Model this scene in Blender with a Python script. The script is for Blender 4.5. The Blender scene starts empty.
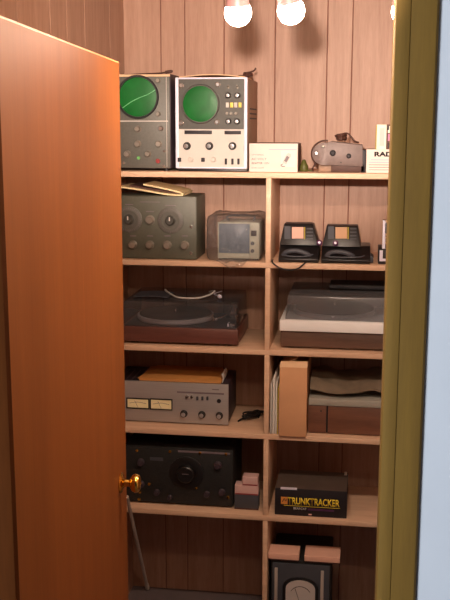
import bpy, bmesh, math, random
from mathutils import Vector, Matrix
random.seed(7)
SC = bpy.context.scene
COL = SC.collection
PI = math.pi

# ------------------------------------------------------------------ camera geometry
EYE = Vector((0, 0, 1.888))
FPX = 955.56
RT = Vector((0.98930339, 0.14586007, 0.00190804))
DN = Vector((0.02819847, -0.1783914, -0.98355547))
FW = Vector((-0.14312109, 0.97308856, -0.18059624))

def ray(x, y):
    return RT * ((x - 225) / FPX) + DN * ((y - 300) / FPX) + FW
def at(x, y, Y):                       # point on the upright plane Y
    d = ray(x, y); return EYE + d * (Y / d.y)
def on(x, y, Z):                       # point on the level plane Z
    d = ray(x, y); return EYE + d * ((Z - EYE.z) / d.z)

# ------------------------------------------------------------------ main sizes
FRONT, BACK = 3.254, 3.600             # front edge of the shelves, back wall
TH = 0.019
BOT = [EYE.z + z for z in (-0.1791, -0.4881, -0.7971, -1.1061, -1.4151)]
TOP = [b + TH for b in BOT]
LEFT, RIGHT = -0.913, 0.245
CEIL = 2.42

# ------------------------------------------------------------------ materials
def lin(c):
    out = []
    for v in c:
        v /= 255.0
        out.append(v / 12.92 if v <= 0.04045 else ((v + 0.055) / 1.055) ** 2.4)
    return tuple(out) + (1.0,)

def mat(name, c, rough=0.5, metal=0.0, var=0.12, scale=14.0, bump=0.0, spec=0.5, coat=0.0, stretch=(1, 1, 1)):
    m = bpy.data.materials.new(name); m.use_nodes = True
    n, l = m.node_tree.nodes, m.node_tree.links
    b = n['Principled BSDF']
    b.inputs['Roughness'].default_value = rough
    b.inputs['Metallic'].default_value = metal
    b.inputs['Specular IOR Level'].default_value = spec
    b.inputs['Coat Weight'].default_value = coat
    tc = n.new('ShaderNodeTexCoord'); mp = n.new('ShaderNodeMapping')
    mp.inputs['Scale'].default_value = stretch
    no = n.new('ShaderNodeTexNoise'); no.inputs['Scale'].default_value = scale; no.inputs['Detail'].default_value = 5
    l.new(tc.outputs['Object'], mp.inputs['Vector']); l.new(mp.outputs['Vector'], no.inputs['Vector'])
    r = n.new('ShaderNodeValToRGB')
    base = lin(c)
    r.color_ramp.elements[0].position = 0.3; r.color_ramp.elements[1].position = 0.7
    r.color_ramp.elements[0].color = tuple(v * (1 - var) for v in base[:3]) + (1,)
    r.color_ramp.elements[1].color = tuple(min(1, v * (1 + var)) for v in base[:3]) + (1,)
    l.new(no.outputs['Fac'], r.inputs['Fac']); l.new(r.outputs['Color'], b.inputs['Base Color'])
    if bump:
        bp = n.new('ShaderNodeBump'); bp.inputs['Strength'].default_value = bump; bp.inputs['Distance'].default_value = 0.004
        l.new(no.outputs['Fac'], bp.inputs['Height']); l.new(bp.outputs['Normal'], b.inputs['Normal'])
    return m

def wood(name, dark, light, rough=0.45, scale=9.0, stretch=(6, 6, 0.5), island=0.0, coat=0.0, spec=0.5):
    m = bpy.data.materials.new(name); m.use_nodes = True
    n, l = m.node_tree.nodes, m.node_tree.links
    b = n['Principled BSDF']
    b.inputs['Roughness'].default_value = rough; b.inputs['Coat Weight'].default_value = coat
    b.inputs['Specular IOR Level'].default_value = spec
    tc = n.new('ShaderNodeTexCoord'); mp = n.new('ShaderNodeMapping'); mp.inputs['Scale'].default_value = stretch
    l.new(tc.outputs['Object'], mp.inputs['Vector'])
    geo = n.new('ShaderNodeNewGeometry')
    no = n.new('ShaderNodeTexNoise'); no.inputs['Scale'].default_value = scale; no.inputs['Detail'].default_value = 8
    no.inputs['Roughness'].default_value = 0.6; no.inputs['Distortion'].default_value = 0.4
    no.noise_dimensions = '4D'
    mu = n.new('ShaderNodeMath'); mu.operation = 'MULTIPLY'; mu.inputs[1].default_value = 20.0 if island else 0.0
    l.new(geo.outputs['Random Per Island'], mu.inputs[0]); l.new(mu.outputs[0], no.inputs['W'])
    l.new(mp.outputs['Vector'], no.inputs['Vector'])
    fi = n.new('ShaderNodeTexNoise'); fi.inputs['Scale'].default_value = scale * 9; fi.inputs['Detail'].default_value = 3
    l.new(mp.outputs['Vector'], fi.inputs['Vector'])
    a = n.new('ShaderNodeMath'); a.operation = 'MULTIPLY_ADD'; a.inputs[1].default_value = 0.35
    l.new(fi.outputs['Fac'], a.inputs[0]); l.new(no.outputs['Fac'], a.inputs[2])
    r = n.new('ShaderNodeValToRGB')
    r.color_ramp.elements[0].position = 0.45; r.color_ramp.elements[1].position = 0.9
    r.color_ramp.elements[0].color = lin(dark); r.color_ramp.elements[1].color = lin(light)
    l.new(a.outputs[0], r.inputs['Fac'])
    hs = n.new('ShaderNodeHueSaturation')
    mr = n.new('ShaderNodeMapRange'); mr.inputs['To Min'].default_value = 1 - island; mr.inputs['To Max'].default_value = 1 + island
    l.new(geo.outputs['Random Per Island'], mr.inputs['Value']); l.new(mr.outputs['Result'], hs.inputs['Value'])
    l.new(r.outputs['Color'], hs.inputs['Color']); l.new(hs.outputs['Color'], b.inputs['Base Color'])
    return m

def glow(name, c, s):
    m = bpy.data.materials.new(name); m.use_nodes = True
    n, l = m.node_tree.nodes, m.node_tree.links
    n.remove(n['Principled BSDF'])
    e = n.new('ShaderNodeEmission'); e.inputs['Color'].default_value = tuple(c) + (1,); e.inputs['Strength'].default_value = s
    l.new(e.outputs[0], n['Material Output'].inputs['Surface'])
    return m

def clear(name, tint, fac, rough=0.06, bump=0.0, scale=18, haze=0.0, edge=1.0):
    """thin clear plastic: see-through with a glossy skin"""
    m = bpy.data.materials.new(name); m.use_nodes = True
    n, l = m.node_tree.nodes, m.node_tree.links
    n.remove(n['Principled BSDF'])
    t = n.new('ShaderNodeBsdfTransparent'); t.inputs['Color'].default_value = tuple(tint) + (1,)
    g = n.new('ShaderNodeBsdfGlossy'); g.inputs['Roughness'].default_value = rough
    mx = n.new('ShaderNodeMixShader')
    fr = n.new('ShaderNodeFresnel'); fr.inputs['IOR'].default_value = 1.45
    ad = n.new('ShaderNodeMath'); ad.operation = 'ADD'; ad.use_clamp = True; ad.inputs[1].default_value = fac
    fs_ = n.new('ShaderNodeMath'); fs_.operation = 'MULTIPLY'; fs_.inputs[1].default_value = edge
    l.new(fr.outputs[0], fs_.inputs[0]); l.new(fs_.outputs[0], ad.inputs[0]); l.new(ad.outputs[0], mx.inputs['Fac'])
    l.new(t.outputs[0], mx.inputs[1]); l.new(g.outputs[0], mx.inputs[2])
    if bump:
        tc = n.new('ShaderNodeTexCoord')
        no = n.new('ShaderNodeTexNoise'); no.inputs['Scale'].default_value = scale; no.inputs['Detail'].default_value = 4
        l.new(tc.outputs['Object'], no.inputs['Vector'])
        bp = n.new('ShaderNodeBump'); bp.inputs['Strength'].default_value = bump; bp.inputs['Distance'].default_value = 0.02
        l.new(no.outputs['Fac'], bp.inputs['Height'])
        l.new(bp.outputs['Normal'], g.inputs['Normal'])
    last = mx
    if haze:                                             # dust and fine scratches
        df = n.new('ShaderNodeBsdfDiffuse'); df.inputs['Color'].default_value = (0.45, 0.45, 0.48, 1)
        m2 = n.new('ShaderNodeMixShader'); m2.inputs['Fac'].default_value = haze
        l.new(mx.outputs[0], m2.inputs[1]); l.new(df.outputs[0], m2.inputs[2]); last = m2
    l.new(last.outputs[0], n['Material Output'].inputs['Surface'])
    return m

M = {}
M['panel'] = wood('panelling', (158, 118, 96), (184, 146, 124), 0.5, 7, (7, 7, 0.45), island=0.05)
M['groove'] = mat('groove_dark', (120, 78, 66), 0.8)
M['shelf'] = wood('pine_shelf', (212, 172, 142), (234, 198, 168), 0.5, 6, (0.6, 6, 6))
M['door'] = wood('stained_door', (122, 68, 28), (140, 80, 34), 0.5, 4, (4, 4, 0.3), spec=0.2)
M['doorrim'] = mat('door_rim_light', (214, 150, 96), 0.45)  # paler colour paints the light caught along the door's rounded edges
M['olive'] = wood('olive_trim', (110, 82, 32), (128, 97, 38), 0.75, 8, (6, 6, 0.4), spec=0.3)
M['brownjamb'] = wood('brown_jamb', (70, 36, 14), (88, 46, 18), 0.8, 8, (6, 6, 0.4), spec=0.05)
M['paint'] = mat('wall_paint', (208, 214, 224), 0.8, var=0.02)
M['ceil'] = mat('ceiling_paint', (176, 160, 146), 0.9, var=0.03)
M['carpet'] = mat('carpet', (112, 98, 98), 0.95, var=0.2, scale=220, bump=0.4)
M['brass'] = mat('brass', (226, 178, 84), 0.16, 1.0, var=0.04)
M['chrome'] = mat('chrome', (215, 215, 215), 0.2, 1.0, var=0.03)
M['silverstrip'] = mat('silver_strip', (250, 250, 252), 0.3, 0.0, var=0.03)
M['steel'] = mat('brushed_steel', (172, 166, 164), 0.34, 0.3, var=0.06, scale=40, stretch=(0.3, 1, 10))
M['greymetal'] = mat('grey_hammer_paint', (92, 90, 83), 0.5, 0.1, var=0.1, scale=120)
M['greydark'] = mat('dark_grey_paint', (70, 68, 62), 0.5, 0.1, var=0.08, scale=90)
M['olivegrey'] = mat('olive_grey_paint', (86, 86, 74), 0.5, 0.05, var=0.08, scale=90)
M['casedark'] = mat('case_dark', (60, 48, 56), 0.5, var=0.1)
M['casebrown'] = mat('case_tan', (150, 120, 98), 0.6, var=0.08)
M['cream'] = mat('cream_panel', (200, 192, 184), 0.5, var=0.04)
M['white'] = mat('white_trim', (228, 224, 242), 0.45, var=0.03)
M['black'] = mat('black_plastic', (24, 22, 24), 0.38, var=0.2, scale=60)
M['blackmat'] = mat('black_wrinkle', (30, 30, 30), 0.6, var=0.3, scale=160, bump=0.3)
M['rubber'] = mat('black_rubber', (26, 22, 22), 0.55, var=0.2)
M['brown'] = mat('brown_cord', (74, 44, 34), 0.6, var=0.2)
M['knobgrey'] = mat('knob_grey', (168, 162, 152), 0.25, 0.5, var=0.05)
M['knobtaupe'] = mat('knob_taupe', (138, 130, 120), 0.3, 0.3, var=0.05)
M['green'] = mat('green_screen', (6, 96, 34), 0.42, var=0.2, scale=20, spec=0.3)
M['trace'] = mat('pale_trace', (120, 200, 140), 0.4, var=0.05)
M['ledgreen'] = mat('green_lens', (110, 190, 110), 0.3)
M['redlens'] = mat('red_lens', (150, 60, 62), 0.3)
M['yellow'] = mat('yellow_key', (232, 206, 84), 0.4, var=0.05)
M['ink'] = mat('ink_black', (30, 24, 30), 0.6)
M['inkgrey'] = mat('ink_grey', (120, 106, 112), 0.6)
M['inkblue'] = mat('ink_blue', (150, 160, 196), 0.6)
M['boxwhite'] = mat('white_card', (226, 214, 206), 0.65, var=0.03)
M['boxside'] = mat('dark_card', (92, 58, 50), 0.7)
M['taupe'] = mat('taupe_metal', (112, 96, 92), 0.5, 0.15, var=0.12, scale=60)
M['plug'] = mat('olive_plug', (84, 84, 34), 0.5)
M['ivory'] = mat('ivory_card', (238, 232, 212), 0.6, var=0.03)
M['gold'] = mat('olive_gold_card', (170, 150, 40), 0.6)
M['pink'] = mat('pink_print', (200, 130, 170), 0.6)
M['paper'] = mat('cream_paper', (230, 208, 160), 0.7, var=0.05)
M['manila'] = mat('manila_card', (206, 146, 80), 0.65, var=0.06, scale=8)
M['whitepaper'] = mat('white_paper', (226, 222, 216), 0.7, var=0.04)
M['greypaper'] = mat('grey_paper', (200, 196, 190), 0.7, var=0.08)
M['kraft'] = mat('kraft_card', (214, 162, 120), 0.75, var=0.06, scale=10)
M['kraftlight'] = mat('kraft_flap', (222, 184, 146), 0.75, var=0.06)
M['tvgrey'] = mat('tv_grey', (158, 158, 144), 0.5, var=0.05)
M['tvscreen'] = mat('tv_screen', (88, 100, 114), 0.25, var=0.1, scale=8, coat=0.3)
M['bag'] = clear('clear_bag', (0.97, 0.965, 0.96), 0.10, 0.16, 1.0, 60, haze=0.03, edge=0.45)
M['smoke'] = clear('smoked_acrylic', (0.86, 0.84, 0.86), 0.03, 0.07, haze=0.09)
M['smokelight'] = clear('grey_acrylic', (0.52, 0.52, 0.54), 0.05, 0.2, haze=0.2)
M['walnut'] = wood('walnut_plinth', (86, 50, 44), (112, 68, 58), 0.4, 6, (0.6, 6, 6), coat=0.1)
M['walnutgrey'] = wood('greyed_walnut', (84, 62, 52), (112, 84, 70), 0.5, 6, (0.6, 6, 6))
M['redwood'] = wood('redwood_case', (98, 64, 50), (126, 84, 64), 0.45, 6, (0.6, 6, 6))
M['platter'] = mat('platter_metal', (186, 184, 190), 0.3, 0.4, var=0.05)
M['mat'] = mat('platter_mat', (30, 30, 34), 0.6)
M['deck'] = mat('deck_plate', (58, 58, 64), 0.4, 0.2)
M['meter'] = mat('meter_face', (250, 238, 190), 0.4, var=0.03)
M['orange'] = mat('orange_label', (226, 176, 158), 0.55, var=0.05)
M['tan'] = mat('tan_label', (198, 156, 122), 0.55, var=0.05)
M['violet'] = mat('violet_cap', (104, 84, 160), 0.4)
M['violetdark'] = mat('violet_band', (84, 44, 84), 0.5)
M['logoyellow'] = mat('yellow_print', (255, 226, 62), 0.5, var=0.03)
M['logoorange'] = mat('orange_print', (226, 150, 70), 0.5, var=0.03)
M['boxtop'] = mat('brownish_box_top', (92, 78, 70), 0.6, var=0.12)
M['salmon'] = mat('salmon_card', (244, 192, 170), 0.65, var=0.05)
M['cassette'] = mat('pale_pink_card', (218, 180, 176), 0.6, var=0.05)
M['slate'] = mat('slate_plastic', (70, 72, 80), 0.5, var=0.1)
M['greylid'] = mat('grey_lid', (164, 160, 150), 0.55, var=0.05)
M['crumple'] = mat('crumpled_kraft', (124, 108, 90), 0.8, var=0.15, scale=30, bump=0.4)
M['metergrey'] = mat('meter_glass_grey', (205, 196, 192), 0.3, var=0.06)
M['alu'] = mat('aluminium', (190, 180, 172), 0.45, 0.2)
M['porcelain'] = mat('lamp_collar', (150, 112, 110), 0.4, var=0.03)
M['glow'] = glow('lamp_lens', (1.0, 0.78, 0.60), 620.0)
M['glowside'] = glow('lamp_side', (1.0, 0.80, 0.64), 60.0)

# ------------------------------------------------------------------ mesh builder
class MB:
    def __init__(s): s.bm = bmesh.new()
    def _face(s, vs, mi):
        try:
            f = s.bm.faces.new(vs); f.material_index = mi; return f
        except ValueError: return None
    def box(s, x0, x1, y0, y1, z0, z1, mi=0, bev=0.0, seg=2):
        if x0 > x1: x0, x1 = x1, x0
        if y0 > y1: y0, y1 = y1, y0
        if z0 > z1: z0, z1 = z1, z0
        return s.hexa([(x0, y0, z0), (x1, y0, z0), (x1, y1, z0), (x0, y1, z0), (x0, y0, z1), (x1, y0, z1), (x1, y1, z1), (x0, y1, z1)], mi, bev, seg)
    def hexa(s, pts, mi=0, bev=0.0, seg=2):
        v = [s.bm.verts.new(p) for p in pts]
        fs = [s._face([v[i] for i in q], mi) for q in ((3, 2, 1, 0), (4, 5, 6, 7), (0, 1, 5, 4), (1, 2, 6, 5), (2, 3, 7, 6), (3, 0, 4, 7))]
        if bev:
            es = list({e for f in fs for e in f.edges})
            bmesh.ops.bevel(s.bm, geom=es, offset=bev, segments=seg, affect='EDGES', profile=0.5, clamp_overlap=True)
        return s
    def prism(s, poly, axis, a0, a1, mi=0, bev=0.0):
        """poly: 2D points in the plane across axis (x: (y,z), y: (x,z), z: (x,y))"""
        def P(p, a):
            return {'x': (a, p[0], p[1]), 'y': (p[0], a, p[1]), 'z': (p[0], p[1], a)}[axis]
        A = [s.bm.verts.new(P(p, a0)) for p in poly]; B = [s.bm.verts.new(P(p, a1)) for p in poly]
        fs = [s._face(A, mi), s._face(B[::-1], mi)]
        n = len(poly)
        for i in range(n):
            fs.append(s._face([A[i], B[i], B[(i + 1) % n], A[(i + 1) % n]], mi))
        bmesh.ops.recalc_face_normals(s.bm, faces=[f for f in fs if f])
        if bev:
            es = list({e for f in fs if f for e in f.edges if len(e.link_faces) == 2 and e.calc_face_angle(0) > 0.5})
            bmesh.ops.bevel(s.bm, geom=es, offset=bev, segments=2, affect='EDGES', profile=0.5, clamp_overlap=True)
        return s
    def lathe(s, prof, c, axis=(0, -1, 0), seg=24, mi=0, close=True):
        c = Vector(c); a = Vector(axis).normalized()
        u = a.orthogonal().normalized(); w = a.cross(u)
        rings = []
        for r, h in prof:
            if r < 1e-6: rings.append([s.bm.verts.new(c + a * h)])
            else: rings.append([s.bm.verts.new(c + a * h + (u * math.cos(2 * PI * k / seg) + w * math.sin(2 * PI * k / seg)) * r) for k in range(seg)])
        fs = []
        for A, B in zip(rings, rings[1:]):
            for k in range(seg):
                k2 = (k + 1) % seg
                if len(A) == 1 and len(B) == 1: continue
                if len(A) == 1: fs.append(s._face([A[0], B[k], B[k2]], mi))
                elif len(B) == 1: fs.append(s._face([A[k], A[k2], B[0]], mi))
                else: fs.append(s._face([A[k], A[k2], B[k2], B[k]], mi))
        if close:
            for R in (rings[0], rings[-1]):
                if len(R) > 2: fs.append(s._face(R, mi))
        bmesh.ops.recalc_face_normals(s.bm, faces=[f for f in fs if f])
        return s
    def disc(s, c, r, t, mi=0, seg=28, axis=(0, -1, 0)):
        return s.lathe([(r, 0), (r, t * 0.8), (r * 0.97, t)], c, axis, seg, mi)
    def tube(s, pts, r, seg=8, mi=0, smooth=4, closed=False):
        P = [Vector(p) for p in pts]
        if smooth and len(P) > 2:
            Q = []
            n = len(P)
            for i in range(n if closed else n - 1):
                p1, p2 = P[i], P[(i + 1) % n]
                p0 = P[i - 1] if (i > 0 or closed) else p1
                p3 = P[(i + 2) % n] if (i + 2 < n or closed) else p2
                for k in range(smooth):
                    t = k / smooth
                    Q.append(0.5 * ((2 * p1) + (p2 - p0) * t + (2 * p0 - 5 * p1 + 4 * p2 - p3) * t * t + (3 * p1 - p0 - 3 * p2 + p3) * t ** 3))
            if not closed: Q.append(P[-1])
            P = Q
        rings = []; up = None
        n = len(P)
        for i, p in enumerate(P):
            if closed: d = P[(i + 1) % n] - P[i - 1]
            else: d = P[min(i + 1, n - 1)] - P[max(i - 1, 0)]
            if d.length < 1e-9: d = Vector((0, 0, 1))
            d.normalize()
            if up is None: up = d.orthogonal().normalized()
            up = (up - d * up.dot(d))
            up = up.normalized() if up.length > 1e-6 else d.orthogonal().normalized()
            w = d.cross(up)
            rings.append([s.bm.verts.new(p + (up * math.cos(2 * PI * k / seg) + w * math.sin(2 * PI * k / seg)) * r) for k in range(seg)])
        pairs = list(zip(rings, rings[1:])) + ([(rings[-1], rings[0])] if closed else [])
        fs = []
        for A, B in pairs:
            for k in range(seg): fs.append(s._face([A[k], A[(k + 1) % seg], B[(k + 1) % seg], B[k]], mi))
        if not closed: fs.append(s._face(rings[0], mi)); fs.append(s._face(rings[-1], mi))
        bmesh.ops.recalc_face_normals(s.bm, faces=[f for f in fs if f])
        return s
    def sheet(s, fn, nu, nv, t, mi=0):
        """fn(u,v) -> point; solid sheet of thickness t"""
        g = [[Vector(fn(i / nu, j / nv)) for j in range(nv + 1)] for i in range(nu + 1)]
        nrm = [[None] * (nv + 1) for _ in range(nu + 1)]
        for i in range(nu + 1):
            for j in range(nv + 1):
                du = g[min(i + 1, nu)][j] - g[max(i - 1, 0)][j]; dv = g[i][min(j + 1, nv)] - g[i][max(j - 1, 0)]
                c = du.cross(dv); nrm[i][j] = c.normalized() if c.length > 1e-12 else Vector((0, 0, 1))
        A = [[s.bm.verts.new(g[i][j] + nrm[i][j] * t / 2) for j in range(nv + 1)] for i in range(nu + 1)]
        B = [[s.bm.verts.new(g[i][j] - nrm[i][j] * t / 2) for j in range(nv + 1)] for i in range(nu + 1)]
        fs = []
        for i in range(nu):
            for j in range(nv):
                fs.append(s._face([A[i][j], A[i + 1][j], A[i + 1][j + 1], A[i][j + 1]], mi))
                fs.append(s._face([B[i][j], B[i][j + 1], B[i + 1][j + 1], B[i + 1][j]], mi))
        for i in range(nu):
            fs.append(s._face([A[i][0], B[i][0], B[i + 1][0], A[i + 1][0]], mi)); fs.append(s._face([A[i][nv], A[i + 1][nv], B[i + 1][nv], B[i][nv]], mi))
        for j in range(nv):
            fs.append(s._face([A[0][j], A[0][j + 1], B[0][j + 1], B[0][j]], mi)); fs.append(s._face([A[nu][j], B[nu][j], B[nu][j + 1], A[nu][j + 1]], mi))
        bmesh.ops.recalc_face_normals(s.bm, faces=[f for f in fs if f])
        return s
    def build(s, name, mats, parent=None, origin=None, angle=35):
        me = bpy.data.meshes.new(name)
        if parent is not None: off = wloc(parent)
        else: off = Vector(origin) if origin is not None else Vector((0, 0, 0))
        bmesh.ops.translate(s.bm, verts=s.bm.verts, vec=-off)
        s.bm.to_mesh(me); s.bm.free()
        for m in (mats if isinstance(mats, (list, tuple)) else [mats]): me.materials.append(M[m] if isinstance(m, str) else m)
        for p in me.polygons: p.use_smooth = True
        me.set_sharp_from_angle(angle=math.radians(angle))
        o = bpy.data.objects.new(name, me); COL.objects.link(o)
        if parent is not None: o.parent = parent
        else: o.location = off
        return o

def wloc(o):
    v = Vector((0, 0, 0))
    while o is not None: v += o.location; o = o.parent
    return v
def tag(o, label, cat, group=None, kind=None):
    o['label'] = label; o['category'] = cat
    if group: o['group'] = group
    if kind: o['kind'] = kind
    return o
def thing(name, loc, label, cat, group=None):
    o = bpy.data.objects.new(name, None); COL.objects.link(o)
    o.location = loc; o.empty_display_size = 0.05
    return tag(o, label, cat, group)
def struct(name, mb, mats):
    o = mb.build(name, mats); o['kind'] = 'structure'; return o
def lettering(name, body, x, y, z, h, m, parent, width=None, shear=0.0, bold=0.0):
    """raised letters on an upright front face (facing -Y); x,z = lower left of the line"""
    cu = bpy.data.curves.new(name, 'FONT'); cu.body = body; cu.size = 1.0; cu.offset = bold; cu.shear = shear
    t = bpy.data.objects.new(name, cu); COL.objects.link(t)
    dg = bpy.context.evaluated_depsgraph_get()
    me = bpy.data.meshes.new_from_object(t.evaluated_get(dg))
    bpy.data.objects.remove(t); bpy.data.curves.remove(cu)
    xs = [v.co.x for v in me.vertices]; ys = [v.co.y for v in me.vertices]
    sz = h / (max(ys) - min(ys)); sx = sz if width is None else width / (max(xs) - min(xs))
    off = wloc(parent)
    bm = bmesh.new(); bm.from_mesh(me)
    x0, y0 = min(xs), min(ys)
    for v in bm.verts:
        v.co = Vector((x + (v.co.x - x0) * sx, y - 0.0006, z + (v.co.y - y0) * sz)) - off
    r = bmesh.ops.extrude_face_region(bm, geom=bm.faces[:])
    for e in r['geom']:
        if isinstance(e, bmesh.types.BMVert): e.co.y += 0.0005
    bmesh.ops.recalc_face_normals(bm, faces=bm.faces)
    bm.to_mesh(me); bm.free(); me.materials.clear(); me.materials.append(M[m])
    o = bpy.data.objects.new(name, me); COL.objects.link(o); o.parent = parent
    return o
def knob(parent, px, py, Y, r, m, depth=0.016, name='knob', cap=None, pointer=False, label=None, seg=20):
    p = at(px, py, Y)
    b = MB()
    b.lathe([(r * 1.18, 0), (r * 1.18, depth * 0.18), (r, depth * 0.25), (r * 0.92, depth * 0.9), (r * 0.8, depth), (0, depth)], p, (0, -1, 0), seg)
    mats = [m]
    if cap:
        b.lathe([(r * 0.72, depth), (r * 0.66, depth * 1.12), (0, depth * 1.14)], p, (0, -1, 0), seg, 1); mats.append(cap)
    if pointer:
        b.box(p.x - r * 0.12, p.x + r * 0.12, p.y - depth * 1.16, p.y - depth * 0.8, p.z, p.z + r * 0.85, 1)
        if not cap: mats.append('whitepaper')
    o = b.build(name, mats, parent)
    if label: o['label'] = label
    return o
def pbox(parent, x0, x1, y0, y1, Y, dep, m, name, bev=0.0, proud=0.0, label=None):
    """box on an upright face, given by its outline on that face"""
    a = at(x0, y0, Y); c = at(x1, y1, Y)
    o = MB().box(a.x, c.x, Y - proud, Y - proud + dep, c.z, a.z, 0, bev).build(name, m, parent)
    if label: o['label'] = label
    return o

# ================================================================== THE SETTING
# back wall: random-width panelling with V grooves
b = MB()
b.box(LEFT - 0.1, RIGHT + 0.1, BACK + 0.0014, BACK + 0.1, 0, CEIL, 1)
gx = [LEFT - 0.02, -0.773, -0.682, -0.535, -0.3455, -0.1554, -0.065, 0.08, RIGHT + 0.02]
for x0, x1 in zip(gx, gx[1:]):
    b.box(x0 + 0.0016, x1 - 0.0016, BACK, BACK + 0.012, 0, CEIL, 0, 0.0012, 1)
struct('wall_back', b, ['panel', 'groove'])
b = MB()
b.box(LEFT - 0.1, LEFT - 0.0014, 1.37, BACK + 0.1, 0, CEIL, 1)
gy = [1.37, 1.52, 1.70, 1.84, 2.03, 2.22, 2.31, 2.476, 2.743, 2.90, 3.09, 3.397, BACK]
for y0, y1 in zip(gy, gy[1:]):
    b.box(LEFT - 0.006, LEFT, y0 + 0.0016, y1 - 0.0016, 0, CEIL, 0, 0.0012, 1)
struct('wall_left', b, ['panel', 'groove'])
b = MB()
b.box(RIGHT + 0.0014, RIGHT + 0.1, 1.37, BACK + 0.1, 0, CEIL, 1)
gy = [1.37, 1.55, 1.70, 1.90, 2.09, 2.18, 2.33, 2.52, 2.71, 2.80, 2.95, 3.14, 3.33, BACK]
for y0, y1 in zip(gy, gy[1:]):
    b.box(RIGHT, RIGHT + 0.012, y0 + 0.0016, y1 - 0.0016, 0, CEIL, 0, 0.0012, 1)
struct('wall_right', b, ['panel', 'groove'])
struct('floor', MB().box(-2.2, 2.2, -2.2, BACK + 0.1, -0.05, 0), ['carpet'])
struct('ceiling', MB().box(-2.2, 2.2, 0.2, BACK + 0.1, CEIL, CEIL + 0.05), ['ceil'])
# front wall with the doorway
HEAD = 2.2
WY = 1.262
b = MB()
b.box(0.049, 2.2, WY, 1.37, 0, CEIL)
b.box(-2.2, -0.545, WY, 1.37, 0, CEIL)
b.box(-0.545, 0.049, WY, 1.37, HEAD, CEIL)
struct('wall_front', b, ['paint'])
# right jamb, its stop and casing
b = MB()
b.box(0.0300, 0.0488, 1.25, 1.372, 0, HEAD, 0, 0.002, 2)
struct('trim_1', b, ['olive'])
b = MB()
b.prism([(0.0458, 1.2615), (0.0458, 1.2545), (0.049, 1.2520), (0.074, 1.2520), (0.0805, 1.2535), (0.0835, 1.2570), (0.0835, 1.2615)], 'z', 0, HEAD + 0.05, 0)
struct('trim_2', b, ['olive'])
b = MB()
b.prism([(-0.545, 1.252), (-0.545, 1.135), (-0.46, 1.130), (-0.450, 1.135), (-0.4485, 1.146), (-0.462, 1.150), (-0.510, 1.150), (-0.510, 1.252)], 'z', 0, HEAD, 0)
struct('trim_3', b, ['brownjamb'])

# the open door (runs back into the closet)
P0 = Vector((-0.5445, 2.10)); P1 = Vector((-0.4595, 1.170))
dv = (P1 - P0).normalized(); nv = Vector((-dv.y, dv.x))
if nv.x > 0: nv = -nv                                    # towards the hidden side
zt = EYE.z + 0.1345
b = MB()
def dq(z0, z1, s0, s1, t0, t1, mi=0, bev=0.0):
    p = [P0 + dv * s0 + nv * t0, P0 + dv * s1 + nv * t0, P0 + dv * s1 + nv * t1, P0 + dv * s0 + nv * t1]
    b.hexa([(q.x, q.y, z0) for q in p] + [(q.x, q.y, z1) for q in p], mi, bev)
L = (P1 - P0).length
dq(0.012, zt - 0.003, 0.003, L, 0, 0.035)
dq(0.012, zt, 0.0, 0.0032, 0.0006, 0.0344, 1)
dq(zt - 0.0032, zt, 0.003, L, 0.0004, 0.0346, 1)
bmesh.ops.recalc_face_normals(b.bm, faces=b.bm.faces)
door = struct('door_1', b, ['door', 'doorrim'])
kp = P0 + dv * 0.092
kz = EYE.z - 0.3995 * 2.01
for side, nm in ((-1, 'door_knob'), (1, 'door_knob')):
    base = kp + (nv * 0.035 if side > 0 else Vector((0, 0)))
    ax = nv * side
    k = MB()
    k.lathe([(p_ * 0.78, q_ * 0.70) for p_, q_ in [(0.030, 0), (0.031, 0.003), (0.027, 0.008), (0.016, 0.011), (0.011, 0.016), (0.0105, 0.030), (0.014, 0.034), (0.023, 0.040), (0.0275, 0.049),
             (0.0275, 0.056), (0.024, 0.063), (0.015, 0.067), (0.006, 0.068), (0.005, 0.066), (0, 0.066)]], (base.x, base.y, kz), (ax.x, ax.y, 0), 32)
    o = k.build(nm, 'brass', door); o['label'] = 'round polished brass knob'

# ================================================================== SHELVING
sh = thing('shelving_unit', ((LEFT + RIGHT) / 2, FRONT, 0), 'built-in pale pine shelving unit with a centre divider filling the closet back wall', 'shelves')
for t in TOP:
    MB().box(LEFT, RIGHT, FRONT, BACK - 0.001, t - TH, t, 0, 0.0018).build('shelf', 'shelf', sh)
DX0, DX1 = -0.3385, -0.3205
zs = [0.0] + [TOP[i] for i in (4, 3, 2, 1)]
ze = [BOT[4], BOT[3], BOT[2], BOT[1], BOT[0]]
for a, c in zip(zs, ze):
    MB().box(DX0, DX1, FRONT + 0.002, BACK - 0.001, a, c, 0, 0.0015).build('divider', 'shelf', sh)

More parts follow.
